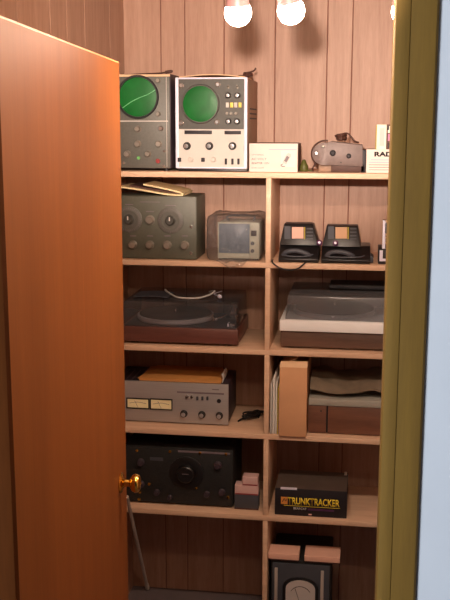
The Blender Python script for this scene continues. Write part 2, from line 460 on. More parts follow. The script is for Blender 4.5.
# ================================================================== LAMPS
lamp_specs = [((238, 12.5), 'left of the two whole glowing reflector bulbs at the top, aimed left', (0.04, 0.24, -1)),
              ((291, 10.5), 'right of the two whole glowing reflector bulbs at the top, aimed right', (0.26, 0.20, -1)),
              ((405.5, 11), 'glowing reflector bulb mostly hidden behind the olive door jamb', (0.1, 0.2, -1))]
lt = thing('ceiling_track', (-0.12, 2.1, CEIL), 'white ceiling track carrying three bare reflector bulbs inside the closet', 'light fixture')
MB().box(-0.42, 0.16, 2.08, 2.12, CEIL - 0.025, CEIL - 0.0005, 0, 0.003).build('track', 'white', lt)
for (px, py), lab, ax in lamp_specs:
    c = at(px, py, 2.1); a = Vector(ax).normalized()
    R = 0.0292
    col = MB()
    prof = [(R * math.sin(math.radians(t)), -R * math.cos(math.radians(t))) for t in (48, 42)]
    col.lathe([(R * 0.885, -R * 0.475), (R * 0.90, -R * 0.50), (R * 0.86, -R * 0.72), (R * 0.70, -R * 1.25), (R * 0.52, -R * 1.8), (R * 0.5, -R * 2.6), (R * 0.75, -R * 2.7), (R * 0.75, -R * 4.0), (R * 0.3, -R * 4.2)], c, a, 24)
    top = c - a * R * 4.2
    col.tube([top, Vector((top.x, top.y, CEIL - 0.025))], 0.006, 10, smooth=0)
    h = col.build('lamp_holder', 'porcelain', lt)
    bl = MB()
    bl.lathe([(R * math.sin(math.radians(t)), -R * math.cos(math.radians(t))) for t in range(62, 123, 10)], c, a, 32, 1, close=False)
    bl.lathe([(R * math.sin(math.radians(t)), -R * math.cos(math.radians(t))) for t in (122, 130, 140, 150, 160, 170, 180)], c, a, 32, 0, close=False)
    bl.lathe([(R * 0.8, -R * 0.46), (0, -R * 0.46)], c, a, 32, 1, close=False)
    o = bl.build('bulb', ['glow', 'glowside'], h, angle=80); o['label'] = lab

# ================================================================== TOP SHELF
# --- grey oscilloscope (left)
Y = FRONT + 0.03
a = at(105, 74, Y); c = at(171, 170.5, Y); zb = TOP[0] + 0.0008
r = thing('oscilloscope', ((a.x + c.x) / 2, Y, zb), 'grey oscilloscope with a round green screen, partly behind the open door', 'oscilloscope', None)
MB().box(a.x, c.x, Y + 0.003, Y + 0.30, zb + 0.008, a.z, 0, 0.004).build('case', 'casedark', r)
MB().box(a.x + 0.003, c.x - 0.003, Y, Y + 0.004, zb + 0.010, a.z - 0.004, 0, 0.0015).build('front_panel', 'greymetal', r)
for x in (a.x + 0.02, c.x - 0.02):
    for y in (Y + 0.02, Y + 0.27): MB().disc((x, y, zb), 0.008, 0.0082, axis=(0, 0, 1), seg=14).build('foot', 'rubber', r)
p = at(138, 97, Y)
MB().lathe([(0.074, 0), (0.0745, 0.006), (0.072, 0.009), (0.067, 0.009), (0.066, 0.003), (0.0, 0.003)], p, (0, -1, 0), 48).build('bezel', 'black', r)
scr = MB().lathe([(0.0665, 0.0032), (0.055, 0.0050), (0.03, 0.0064), (0, 0.007)], p, (0, -1, 0), 48, close=False).build('screen', 'green', r)
q0, q1 = at(123, 108, Y), at(157, 89, Y)
tr = [(q0.x, Y - 0.0062, q0.z)] + [(q0.x + (q1.x - q0.x) * t, Y - 0.0088, q0.z + (q1.z - q0.z) * t + 0.004 * math.sin(t * 5)) for t in (0.25, 0.5, 0.75)] + [(q1.x, Y - 0.0062, q1.z)]
MB().tube(tr, 0.0013, 6).build('trace', 'trace', scr)
pbox(r, 106, 170, 74.6, 76.4, Y, 0.002, 'kraftlight', 'lit_top_edge', proud=0.001)  # pale strip paints the lit top of the case
pbox(r, 106, 168, 120.6, 121.6, Y, 0.002, 'cream', 'divider_line', proud=0.001)
pbox(r, 166, 167.2, 77, 167, Y, 0.002, 'cream', 'edge_line', proud=0.001)
for (x, y, rr, m) in [(158.5, 80.5, 0.0075, 'knobgrey'), (158.5, 114, 0.0075, 'knobgrey'), (138, 129, 0.0095, 'knobtaupe'), (138, 144, 0.0105, 'knobtaupe'), (159, 144, 0.0105, 'knobgrey'), (127.5, 154, 0.0105, 'knobtaupe'), (148, 154, 0.0095, 'knobtaupe')]:
    knob(r, x, y, Y, rr, m, 0.018)
knob(r, 161, 128.5, Y, 0.008, 'chrome', 0.014, label='chrome knob')
knob(r, 138.5, 158, Y, 0.005, 'ledgreen', 0.006, 'indicator', label='small green indicator')
knob(r, 158, 161, Y, 0.007, 'redlens', 0.008, 'socket', label='dull red socket')
for x, y in ((164, 151), (164, 166), (124, 163), (118, 127)): knob(r, x, y, Y, 0.0038, 'chrome', 0.005, 'screw', seg=12)
zt1 = a.z
# thin brown probe lying on the scope
p0 = at(128, 70.5, Y + 0.05); p1 = at(171, 68, Y + 0.02)
b = MB(); zz = zt1 + 0.0028
b.tube([(p0.x, Y + 0.10, zz), (p0.x + 0.05, Y + 0.08, zz + 0.001), (p1.x - 0.05, Y + 0.05, zz + 0.001), (p1.x - 0.022, Y + 0.03, zz + 0.003)], 0.0026, 8)
b.lathe([(0.003, 0), (0.0052, 0.003), (0.0052, 0.022), (0.0035, 0.028)], (p1.x - 0.024, Y + 0.032, zz + 0.0034), (1, -0.1, 0.12), 12)
tag(b.build('test_probe', 'brown', origin=(p0.x, Y + 0.10, zt1)), 'thin brown probe lead lying on the grey oscilloscope by the door', 'probe')

# --- white and grey oscilloscope (right)
a = at(175.3, 77.5, Y); c = at(247, 168, Y)
r = thing('oscilloscope', ((a.x + c.x) / 2, Y, zb), 'white-framed oscilloscope with grey upper and cream lower panel and round green screen', 'oscilloscope')
zb2 = zb + 0.010
MB().box(a.x + 0.004, c.x - 0.001, Y + 0.012, Y + 0.315, zb2 - 0.002, a.z - 0.003, 0, 0.003).build('case', 'casebrown', r)
fr = MB()
w = 0.011
fr.box(a.x, a.x + w, Y - 0.004, Y + 0.014, zb2, a.z, 0, 0.002); fr.box(c.x - w, c.x, Y - 0.004, Y + 0.014, zb2, a.z, 0, 0.002)
fr.box(a.x + w, c.x - w, Y - 0.004, Y + 0.014, a.z - 0.006, a.z, 0, 0.0015); fr.box(a.x + w, c.x - w, Y - 0.004, Y + 0.014, zb2, zb2 + 0.005, 0, 0.0015)
fr.build('frame', 'white', r)
MB().box(a.x + 0.01, c.x, Y + 0.0, Y + 0.30, zb, zb2 - 0.001, 0, 0.002).build('base', 'black', r)
m_ = at(210, 129, Y).z
MB().box(a.x + w, c.x - w, Y, Y + 0.004, m_, a.z - 0.006).build('upper_panel', 'greydark', r)
MB().box(a.x + w, c.x - w, Y, Y + 0.004, zb2 + 0.005, m_ - 0.0008).build('lower_panel', 'cream', r)
p = at(200.5, 104, Y)
MB().lathe([(0.066, 0), (0.0665, 0.006), (0.064, 0.009), (0.0605, 0.009), (0.060, 0.003), (0, 0.003)], p, (0, -1, 0), 48).build('bezel', 'greydark', r)
scr = MB().lathe([(0.0602, 0.0032), (0.05, 0.005), (0.03, 0.0062), (0, 0.0068)], p, (0, -1, 0), 48, close=False).build('screen', 'green', r)
for x, y in ((181.5, 85.5), (218, 84.5), (181.5, 123), (217, 122)): knob(r, x, y, Y, 0.0072, 'chrome', 0.007, 'screen_screw', label='chrome corner screw')
for x, y in ((228, 95.5), (237.5, 95.5), (228.5, 121.5), (237, 121.5)): knob(r, x, y, Y, 0.0088, 'rubber', 0.012, cap='chrome', label='black knob with chrome cap')
for x in (228.5, 237.5):
    q = at(x, 87.5, Y)
    MB().lathe([(0.005, 0), (0.005, 0.002), (0.0022, 0.003), (0.0026, 0.014), (0, 0.0145)], q, (0, -1, 0.5), 12).build('toggle', 'knobgrey', r)
for i, x in enumerate((226, 230.2, 234.4, 238.6)):
    o = pbox(r, x, x + 3, 102.5, 107.5, Y, 0.006, ('cream', 'yellow', 'cream', 'yellow')[i], 'push_button', 0.001, 0.005)
for x in (227, 231, 236): knob(r, x, 113.5, Y, 0.0045, 'knobtaupe', 0.006, 'small_knob')
pbox(r, 184.5, 212, 130.4, 134.2, Y, 0.003, 'ink', 'name_strip', 0.0005, 0.0015, 'black name strip')
pbox(r, 224.5, 241, 130.8, 134.4, Y, 0.003, 'ink', 'name_strip', 0.0005, 0.0015, 'black name strip')
for x in (187, 209.5, 232.5): knob(r, x, 146, Y, 0.0115, 'rubber', 0.018, cap='chrome', label='dark knob with chrome cap')
for x in (180.5, 204):
    q = at(x, 160, Y)
    MB().box(q.x - 0.009, q.x + 0.003, Y - 0.008, Y + 0.001, q.z - 0.006, q.z + 0.008, 0, 0.0015).build('lever', 'ink', r)
for x in (191, 213.5): knob(r, x, 159.5, Y, 0.0085, 'cream', 0.010, label='pale round knob')
for x in (226, 232.5, 238.5): pbox(r, x - 1.1, x + 1.1, 158.5, 164.5, Y, 0.005, 'ink', 'slide_switch', 0.0006, 0.004, 'small black slide switch')
for i, z in enumerate((88, 93, 98)):
    q = at(250, z, Y)
    MB().box(c.x - 0.0012, c.x + 0.0006, Y + 0.08, Y + 0.27, q.z - 0.07, q.z - 0.065).build('vent_slot', 'ink', r)
zt2 = a.z
# folded chart lying on the white oscilloscope, and the cord bunch at its corner
x0, x1 = a.x + 0.01, c.x - 0.012
b = MB().sheet(lambda u, v: (x0 + (x1 - x0) * u, Y + 0.012 + 0.2 * v, zt2 + 0.0022 + 0.0075 * math.sin(u * PI) ** 1.2), 14, 4, 0.003)
tag(b.build('card_sheet', 'kraftlight', origin=((x0 + x1) / 2, Y + 0.012, zt2)), 'bowed tan card sheet lying on the white-framed oscilloscope', 'sheet of card')
q = at(251, 76, Y + 0.06)
b = MB()
rnd = random.Random(3)
pts = []
for i in range(16):
    pts.append((q.x - 0.012 + 0.013 * math.cos(i * 1.9) + rnd.uniform(-.004, .004), Y + 0.06 + 0.02 * math.sin(i * 1.9), zt2 + 0.007 + 0.006 * (i / 15) + rnd.uniform(-.003, .003)))
b.tube(pts, 0.0045, 8)
b.tube([pts[-1], (q.x + 0.008, Y + 0.05, zt2 + 0.022), (q.x + 0.018, Y + 0.045, zt2 + 0.032)], 0.003, 8)
b.tube([pts[0], (q.x - 0.03, Y + 0.03, zt2 + 0.006), (q.x - 0.04, Y + 0.02, zt2 + 0.004)], 0.003, 8)
tag(b.build('cord_bunch', 'brown', origin=(q.x, Y + 0.06, zt2)), 'bunched dark brown cord on the top right corner of the white oscilloscope', 'cord')

# --- white adapter box
Yb = FRONT + 0.022
a = at(249.3, 143.3, Yb); c = at(297.5, 171.5, Yb)
r = thing('adapter_box', ((a.x + c.x) / 2, Yb, zb), 'low white cardboard box with small printing and a drawn device, beside the white oscilloscope', 'box')
MB().box(a.x, c.x, Yb, Yb + 0.14, zb, a.z, 0, 0.0015).build('carton', 'boxwhite', r)
MB().box(c.x - 0.001, c.x + 0.0006, Yb + 0.002, Yb + 0.139, zb + 0.001, a.z - 0.001).build('side_panel', 'boxside', r)
MB().box(a.x + 0.001, c.x - 0.001, Yb + 0.001, Yb + 0.139, a.z - 0.001, a.z + 0.0008).build('lid_edge', 'boxside', r)
def line(t, px, py, h, wpx, m):
    q = at(px, py, Yb); e = at(px + wpx, py, Yb)
    lettering('lettering', t, q.x, Yb, q.z, h, m, r, width=e.x - q.x)
line('UNIVERSAL', 252, 155.3, 0.0040, 12, 'inkgrey')
line('AC VOLT', 251.5, 160, 0.0068, 15, 'inkgrey')
line('ADAPTER', 251.5, 164, 0.0066, 11, 'ink'); line('120V', 264, 164, 0.0060, 5.5, 'inkgrey')
line('with cord', 251.5, 168.3, 0.0040, 12, 'inkgrey')
pbox(r, 269, 296.5, 149, 149.7, Yb, 0.001, 'inkblue', 'printed_line', proud=0.0005)
pbox(r, 281, 295.5, 150.5, 167, Yb, 0.0008, 'whitepaper', 'picture_panel', proud=0.0004)
q = at(287, 158.5, Yb)
def rot(pts, ang, cx, cz): return [(cx + x * math.cos(ang) - z * math.sin(ang), cz + x * math.sin(ang) + z * math.cos(ang)) for x, z in pts]
b = MB()
b.prism(rot([(-0.007, -0.019), (0.007, -0.019), (0.008, 0.012), (0.005, 0.019), (-0.005, 0.019), (-0.008, 0.012)], -0.5, q.x, q.z), 'y', Yb - 0.0012, Yb, 0)
b.prism(rot([(-0.005, -0.012), (0.005, -0.012), (0.005, 0.008), (-0.005, 0.008)], -0.5, q.x, q.z), 'y', Yb - 0.0018, Yb - 0.001, 1)
b.tube([(q.x - 0.012, Yb - 0.001, q.z - 0.018), (q.x - 0.020, Yb - 0.001, q.z - 0.022), (q.x - 0.016, Yb - 0.001, q.z - 0.027), (q.x - 0.006, Yb - 0.001, q.z - 0.026)], 0.0012, 6, 1)
b.build('printed_device', ['greypaper', 'inkgrey'], r)

# --- small olive plug
q = at(303, 170, FRONT + 0.10)
b = MB()
b.lathe([(0.013, 0), (0.015, 0.004), (0.015, 0.018), (0.010, 0.026), (0.007, 0.036), (0.004, 0.040), (0, 0.041)], (q.x + 0.003, FRONT + 0.10, zb), (0, 0, 1), 18)
b.tube([(q.x + 0.014, FRONT + 0.098, zb + 0.004), (q.x + 0.026, FRONT + 0.09, zb + 0.0035), (q.x + 0.030, FRONT + 0.075, zb + 0.0035)], 0.003, 8)
tag(b.build('plug', 'plug', origin=(q.x, FRONT + 0.10, zb)), 'small olive plug standing between the white adapter box and the grey metal device', 'plug')

# --- taupe metal device with round end
Yd = FRONT + 0.05
def D2(px, py): q = at(px, py, Yd); return (q.x, q.z)
cx, cz = D2(325, 154)
outl = [D2(362.5, 145), D2(362.5, 166.5), D2(330, 165), D2(322, 165)]
Rr = D2(325, 154)[0] - D2(312.5, 154)[0]
for k in range(0, 11):
    t = math.radians(262 - k * 18.5)
    outl.append((cx - 0.002 + Rr * 0.98 * math.cos(t), cz + Rr * 0.9 * math.sin(t)))
outl = outl[:4] + [p for p in outl[4:]]
outl += [D2(330, 141.6)]
r = thing('metal_instrument', (cx + 0.05, Yd, zb), 'taupe metal device with rounded left end and two dark holes on a black base', 'electrical device')
zb3 = D2(340, 165.5)[1]
MB().prism(outl, 'y', Yd, Yd + 0.12, 0, 0.003).build('case', 'taupe', r)
x0, x1 = D2(331, 170)[0], D2(364.5, 170)[0]
MB().box(x0, x1, Yd + 0.008, Yd + 0.115, zb, zb3 + 0.002, 0, 0.002).build('base', 'brown', r)
MB().box(D2(318, 170)[0], x0 + 0.006, Yd + 0.03, Yd + 0.10, zb, zb3 + 0.003, 0, 0.002).build('foot', 'casebrown', r)
for x, y, rr in ((332.8, 153, 0.0105), (348.8, 156, 0.0085)):
    q = at(x, y, Yd)
    MB().lathe([(rr, 0.0), (rr, 0.003), (rr * 0.8, 0.004), (rr * 0.6, 0.0015), (0, 0.001)], q, (0, -1, 0), 20).build('socket', 'ink', r)
knob(r, 316.5, 153, Yd, 0.005, 'chrome', 0.008, 'pale_stud', label='chrome stud imitating a highlight'); knob(r, 341, 162.5, Yd, 0.0022, 'ink', 0.003, 'screw', seg=10)  # chrome stud at the round end imitates a white highlight
knob(r, 323, 146.5, Yd, 0.005, 'knobgrey', 0.004, 'pale_stud')
b = MB()
arc = [(cx + (Rr + 0.004) * math.cos(math.radians(t)), Yd + 0.02, cz + (Rr * 0.97 + 0.003) * math.sin(math.radians(t))) for t in range(80, 236, 18)]
arc += [(D2(312.5, 166)[0], Yd + 0.015, zb + 0.012), (D2(313, 169)[0], Yd + 0.005, zb + 0.004)]
b.tube(arc, 0.0032, 8)
b.build('cord', 'brown', r)
# cord coil on top
b = MB(); q = at(341, 138, Yd + 0.04)
pts = []
rnd = random.Random(5)
ztd = D2(342, 143)[1]
for i in range(22):
    pts.append((q.x + 0.015 * math.cos(i * 1.7) + rnd.uniform(-.003, .003), Yd + 0.045 + 0.02 * math.sin(i * 1.7), ztd + 0.010 + 0.018 * (i / 21) + rnd.uniform(-.003, .003)))
b.tube(pts, 0.0042, 8)
e = pts[-1]
b.tube([e, (q.x + 0.02, Yd + 0.04, e[2] + 0.006), (q.x + 0.036, Yd + 0.04, e[2] - 0.008), (q.x + 0.048, Yd + 0.04, ztd + 0.005), (q.x + 0.06, Yd + 0.05, ztd + 0.001)], 0.0032, 8)
tag(b.build('cord_coil', 'brown', origin=(q.x, Yd + 0.045, ztd)), 'dark coiled cord lying on top of the taupe metal device', 'cord')

# --- right end of the top shelf
Ye = FRONT + 0.028
a = at(361.8, 150, Ye + 0.03); c = at(365.5, 173, Ye + 0.03)
tag(MB().box(a.x - 0.001, c.x, Ye + 0.03, Ye + 0.13, zb, a.z, 0, 0.001).build('shadow_block', 'ink', origin=((a.x + c.x) / 2, Ye + 0.03, zb)), 'thin dark block standing in for the shadow between the taupe device and the white radio box', 'box')  # dark block put where the taupe device casts its shadow
a = at(366.6, 149.3, Ye); c = at(418, 174, Ye)
r = thing('radio_box', ((a.x + c.x) / 2, Ye, zb), 'white box with bold black lettering at the right end of the top shelf', 'box')
MB().box(a.x, c.x, Ye, Ye + 0.13, zb, a.z, 0, 0.0012).build('carton', 'boxwhite', r)
q = at(374.3, 156.6, Ye); e = at(392, 156.6, Ye)
lettering('lettering', 'RADIO SHACK', q.x, Ye, q.z, 0.0165, 'ink', r, width=(e.x - q.x) * 3.4, bold=0.05)
for y in (159.5, 162, 164.5, 167, 169.5): pbox(r, 369 if y > 160 else 371, 412, y, y + 0.9, Ye, 0.0008, 'inkgrey' if y > 162 else 'inkblue', 'printed_line', proud=0.0004)
zt3 = a.z
a = at(377, 124.5, Ye + 0.01); c = at(386, 149, Ye + 0.01)
r = thing('ivory_box', ((a.x + c.x) / 2, Ye + 0.01, zt3), 'narrow ivory box standing upright on the white lettered box', 'box')
MB().box(a.x, c.x, Ye + 0.01, Ye + 0.10, zt3, a.z, 0, 0.001).build('carton', 'ivory', r)
MB().box(a.x - 0.003, a.x, Ye + 0.011, Ye + 0.099, zt3, a.z - 0.002).build('spine', 'gold', r)
pbox(r, 380, 384, 128, 146, Ye + 0.01, 0.001, 'cream', 'label', proud=0.0005)
a2 = at(387, 124.5, Ye + 0.014); c2 = at(404, 149, Ye + 0.014)
r = thing('picture_box', ((a2.x + c2.x) / 2, Ye + 0.014, zt3), 'dark box with yellow and pink printed cover beside the ivory box', 'box')
MB().box(a2.x, c2.x, Ye + 0.014, Ye + 0.10, zt3, a2.z, 0, 0.001).build('carton', 'boxside', r)
pbox(r, 388, 393, 126, 133, Ye + 0.014, 0.001, 'ivory', 'print_patch', proud=0.0006); pbox(r, 388, 392.5, 134, 141, Ye + 0.014, 0.001, 'pink', 'print_patch', proud=0.0006)
pbox(r, 387.3, 389, 126, 130, Ye + 0.014, 0.001, 'ink', 'print_patch', proud=0.0009); pbox(r, 388, 402, 143, 148, Ye + 0.014, 0.001, 'ink', 'print_patch', proud=0.0006)

# ================================================================== SECOND SHELF
zb = TOP[1] + 0.0008
# --- olive-grey signal generator
Y = FRONT + 0.025
a = at(106, 195.3, Y); c = at(197, 258.5, Y)
r = thing('signal_generator', ((a.x + c.x) / 2, Y, zb), 'olive-grey signal generator with two large round dials, on the second shelf by the door', 'test instrument')
MB().box(a.x, c.x, Y + 0.002, Y + 0.18, zb + 0.001, a.z, 0, 0.004).build('case', 'olivegrey', r)
MB().box(a.x + 0.002, c.x - 0.002, Y - 0.002, Y + 0.004, zb + 0.003, a.z - 0.002, 0, 0.0015).build('front_panel', 'olivegrey', r)
for x, y in ((129, 219.5), (170.5, 220.5)):
    q = at(x, y, Y - 0.002)
    d = MB().lathe([(0.0475, 0), (0.0475, 0.002), (0.0455, 0.003), (0.030, 0.003), (0.029, 0.002), (0, 0.002)], q, (0, -1, 0), 44)
    for k in range(36):
        t = 2 * PI * k / 36
        u, w_ = math.cos(t), math.sin(t)
        s0, s1 = 0.036, (0.044 if k % 3 == 0 else 0.041)
        d.hexa([(q.x + u * s + e * w_ * 0.0006, Y - 0.002 - yy, q.z + w_ * s - e * u * 0.0006) for yy in (0.0028, 0.0036) for s, e in ((s0, -1), (s1, -1), (s1, 1), (s0, 1))], 1)
    d.build('dial_scale', ['greymetal', 'inkgrey'], r)['label'] = 'large round engraved dial'
    knob(r, x, y, Y - 0.005, 0.0155, 'greydark', 0.018, pointer=True, label='dark knob at the centre of a dial')
knob(r, 150, 220, Y - 0.002, 0.0145, 'knobtaupe', 0.016)
for x in (133, 150, 167.5, 185): knob(r, x, 244.5 + (x - 133) * 0.012, Y - 0.002, 0.0130, 'knobtaupe', 0.020)
for x in (133, 150, 167.5, 185, 150, 170):
    pass
for x, y in ((191, 227), (191, 253), (114, 253)): knob(r, x, y, Y - 0.002, 0.0048, 'chrome', 0.005, 'screw', seg=12)
for x in (133, 150, 167.5, 185): pbox(r, x - 3, x + 3, 235.3, 236.5, Y - 0.002, 0.001, 'inkgrey', 'legend', proud=0.0006)
for x0_, x1_, y_ in ((125, 133, 204), (146, 154, 211), (165, 176, 205), (140, 160, 201.5)): pbox(r, x0_, x1_, y_, y_ + 1, Y - 0.002, 0.001, 'inkgrey', 'legend', proud=0.0006)
zt = a.z
# magazine folded on top
q0 = at(120, 187, Y + 0.03); q1 = at(184, 196, Y + 0.03)
W_ = q1.x - q0.x
b = MB()
b.sheet(lambda u, v: (q0.x + W_ * u, Y + 0.012 + 0.18 * v, zt + 0.003 + 0.026 * (1 - u) ** 1.3 + 0.002 * math.sin(u * 6)), 16, 3, 0.0055, 0)
b.sheet(lambda u, v: (q0.x + W_ * (0.38 + 0.62 * u), Y + 0.016 + 0.18 * v, zt + 0.0085 + 0.030 * (1 - u) ** 0.85 - 0.004 * (u > 0.93)), 14, 3, 0.0055, 0)
b.sheet(lambda u, v: (q0.x + W_ * (0.15 + 0.85 * u), Y + 0.03 + 0.17 * v, zt + 0.006 + 0.027 * (1 - u) ** 1.1), 14, 3, 0.004, 1)
tag(b.build('magazine', ['paper', 'boxside'], origin=(q1.x - W_ / 2, Y + 0.1, zt)), 'folded magazine with curling cream pages lying on the olive signal generator', 'magazine')

# --- small television in a clear bag
Yt = FRONT + 0.045
a = at(217.8, 222, Yt); c = at(259.2, 258.5, Yt)
r = thing('small_television', ((a.x + c.x) / 2, Yt, zb), 'small grey portable television wrapped in a clear bag beside the centre divider', 'television')
MB().box(a.x, c.x, Yt + 0.004, Yt + 0.15, zb + 0.006, a.z, 0, 0.006).build('case', 'tvgrey', r)
fb = MB(); s0, s1 = at(219, 223.5, Yt), at(249.5, 253.5, Yt)
fb.box(a.x, s0.x, Yt - 0.003, Yt + 0.006, zb + 0.006, a.z, 0, 0.001); fb.box(s1.x, s1.x + 0.003, Yt - 0.003, Yt + 0.006, zb + 0.006, a.z, 0, 0.001)
fb.box(s0.x, s1.x, Yt - 0.003, Yt + 0.006, s0.z, a.z, 0, 0.001); fb.box(s0.x, s1.x, Yt - 0.003, Yt + 0.006, zb + 0.006, s1.z, 0, 0.001)
fb.build('bezel', 'tvgrey', r)
mid = ((s0.x + s1.x) / 2, (s0.z + s1.z) / 2)
MB().sheet(lambda u, v: (s0.x + (s1.x - s0.x) * u, Yt + 0.002 - 0.006 * math.sin(u * PI) * math.sin(v * PI), s1.z + (s0.z - s1.z) * v), 10, 10, 0.002).build('screen', 'tvscreen', r)
MB().box(s1.x + 0.003, c.x, Yt - 0.002, Yt + 0.005, zb + 0.006, a.z, 0, 0.001).build('control_panel', 'tvgrey', r)
pbox(r, 251, 256.5, 230.5, 236, Yt - 0.002, 0.008, 'ink', 'tuning_window', 0.001, 0.004, 'black tuning window')
knob(r, 252.5, 243.5, Yt - 0.002, 0.0055, 'slate', 0.008); knob(r, 252.5, 251, Yt - 0.002, 0.0055, 'slate', 0.008)
MB().box(a.x + 0.004, c.x - 0.004, Yt, Yt + 0.14, zb + 0.0025, zb + 0.0065).build('base', 'ink', r)
MB().tube([(a.x + 0.03, Yt + 0.06, a.z - 0.002), (a.x + 0.03, Yt + 0.06, a.z + 0.018), (c.x - 0.03, Yt + 0.06, a.z + 0.018), (c.x - 0.03, Yt + 0.06, a.z - 0.002)], 0.004, 8).build('handle', 'slate', r)
# the bag
rnd = random.Random(11)
x0, x1 = at(208, 240, Yt).x, at(262.4, 240, Yt).x
bx, bz = (x0 + x1) / 2, zb + 0.0745
bm_ = MB()
NU, NV = 80, 48
ph = [(rnd.uniform(0, 6), rnd.uniform(0, 6), rnd.uniform(3, 11), rnd.uniform(3, 11)) for _ in range(9)]
def bagpt(i, j):
    th = 2 * PI * i / NU; f = -PI / 2 + PI * j / NV
    def sg(v, e): return math.copysign(abs(v) ** e, v)
    cx_, cy_, cz_ = sg(math.cos(f), 0.16) * sg(math.cos(th), 0.2), sg(math.cos(f), 0.16) * sg(math.sin(th), 0.2), sg(math.sin(f), 0.3)
    n = sum(math.sin(a_ + c_ * cx_ * 1.3 + d_ * cz_) * math.cos(b_ + d_ * cy_ + c_ * cz_ * 0.7) for a_, b_, c_, d_ in ph) / 9
    k = 1 + 0.13 * n
    wr = 0.0035 * abs(math.sin(7 * th + 9 * f + 3 * n) * math.sin(5 * f - 4 * th + 6 * n)) + 0.0025 * abs(math.sin(13 * th - 11 * f))
    x = bx + (x1 - x0) / 2 * cx_ * (1 + 0.03 * abs(n)) - wr * (cx_ < 0); y = Yt + 0.078 + 0.105 * cy_ * (1 + 0.16 * abs(n)) - wr * (cy_ < 0); z = bz + 0.078 * cz_ * (1 + 0.2 * abs(n) * (cz_ > 0)) + wr * (cz_ > 0)
    x = min(x, DX0 - 0.0012)
    return (x, y, max(z, zb + 0.0006))
grid = [[bm_.bm.verts.new(bagpt(i, j)) for j in range(1, NV)] for i in range(NU)]
for i in range(NU):
    for j in range(NV - 2):
        bm_._face([grid[i][j], grid[(i + 1) % NU][j], grid[(i + 1) % NU][j + 1], grid[i][j + 1]], 0)
for jj, zz_ in ((0, zb + 0.0006), (NV - 2, None)):
    ctr = sum((grid[i][jj].co for i in range(NU)), Vector()) / NU
    pole = bm_.bm.verts.new((ctr.x, ctr.y, zz_ if zz_ else ctr.z + 0.004))
    for i in range(NU): bm_._face([grid[i][jj], grid[(i + 1) % NU][jj], pole], 0)
# neck of the bag hanging over the shelf edge
xa, xb = at(217, 268, FRONT).x, at(246, 268, FRONT).x
bm_.sheet(lambda u, v: (xa + (xb - xa) * (u + 0.08 * math.sin(v * 7)) , FRONT + 0.028 - 0.040 * min(1, v * 1.6) - 0.004 * (1 + math.sin(u * 17)) * v, zb + 0.0045 + 0.003 * math.sin(u * 13) - (0.024 * math.sin(u * PI) * max(0, (v - 0.5) * 2))), 24, 12, 0.0006)
tag(bm_.build('plastic_bag', 'bag', origin=(bx, Yt + 0.07, zb), angle=180), 'crumpled clear plastic bag around the small television, hanging over the shelf edge', 'bag')

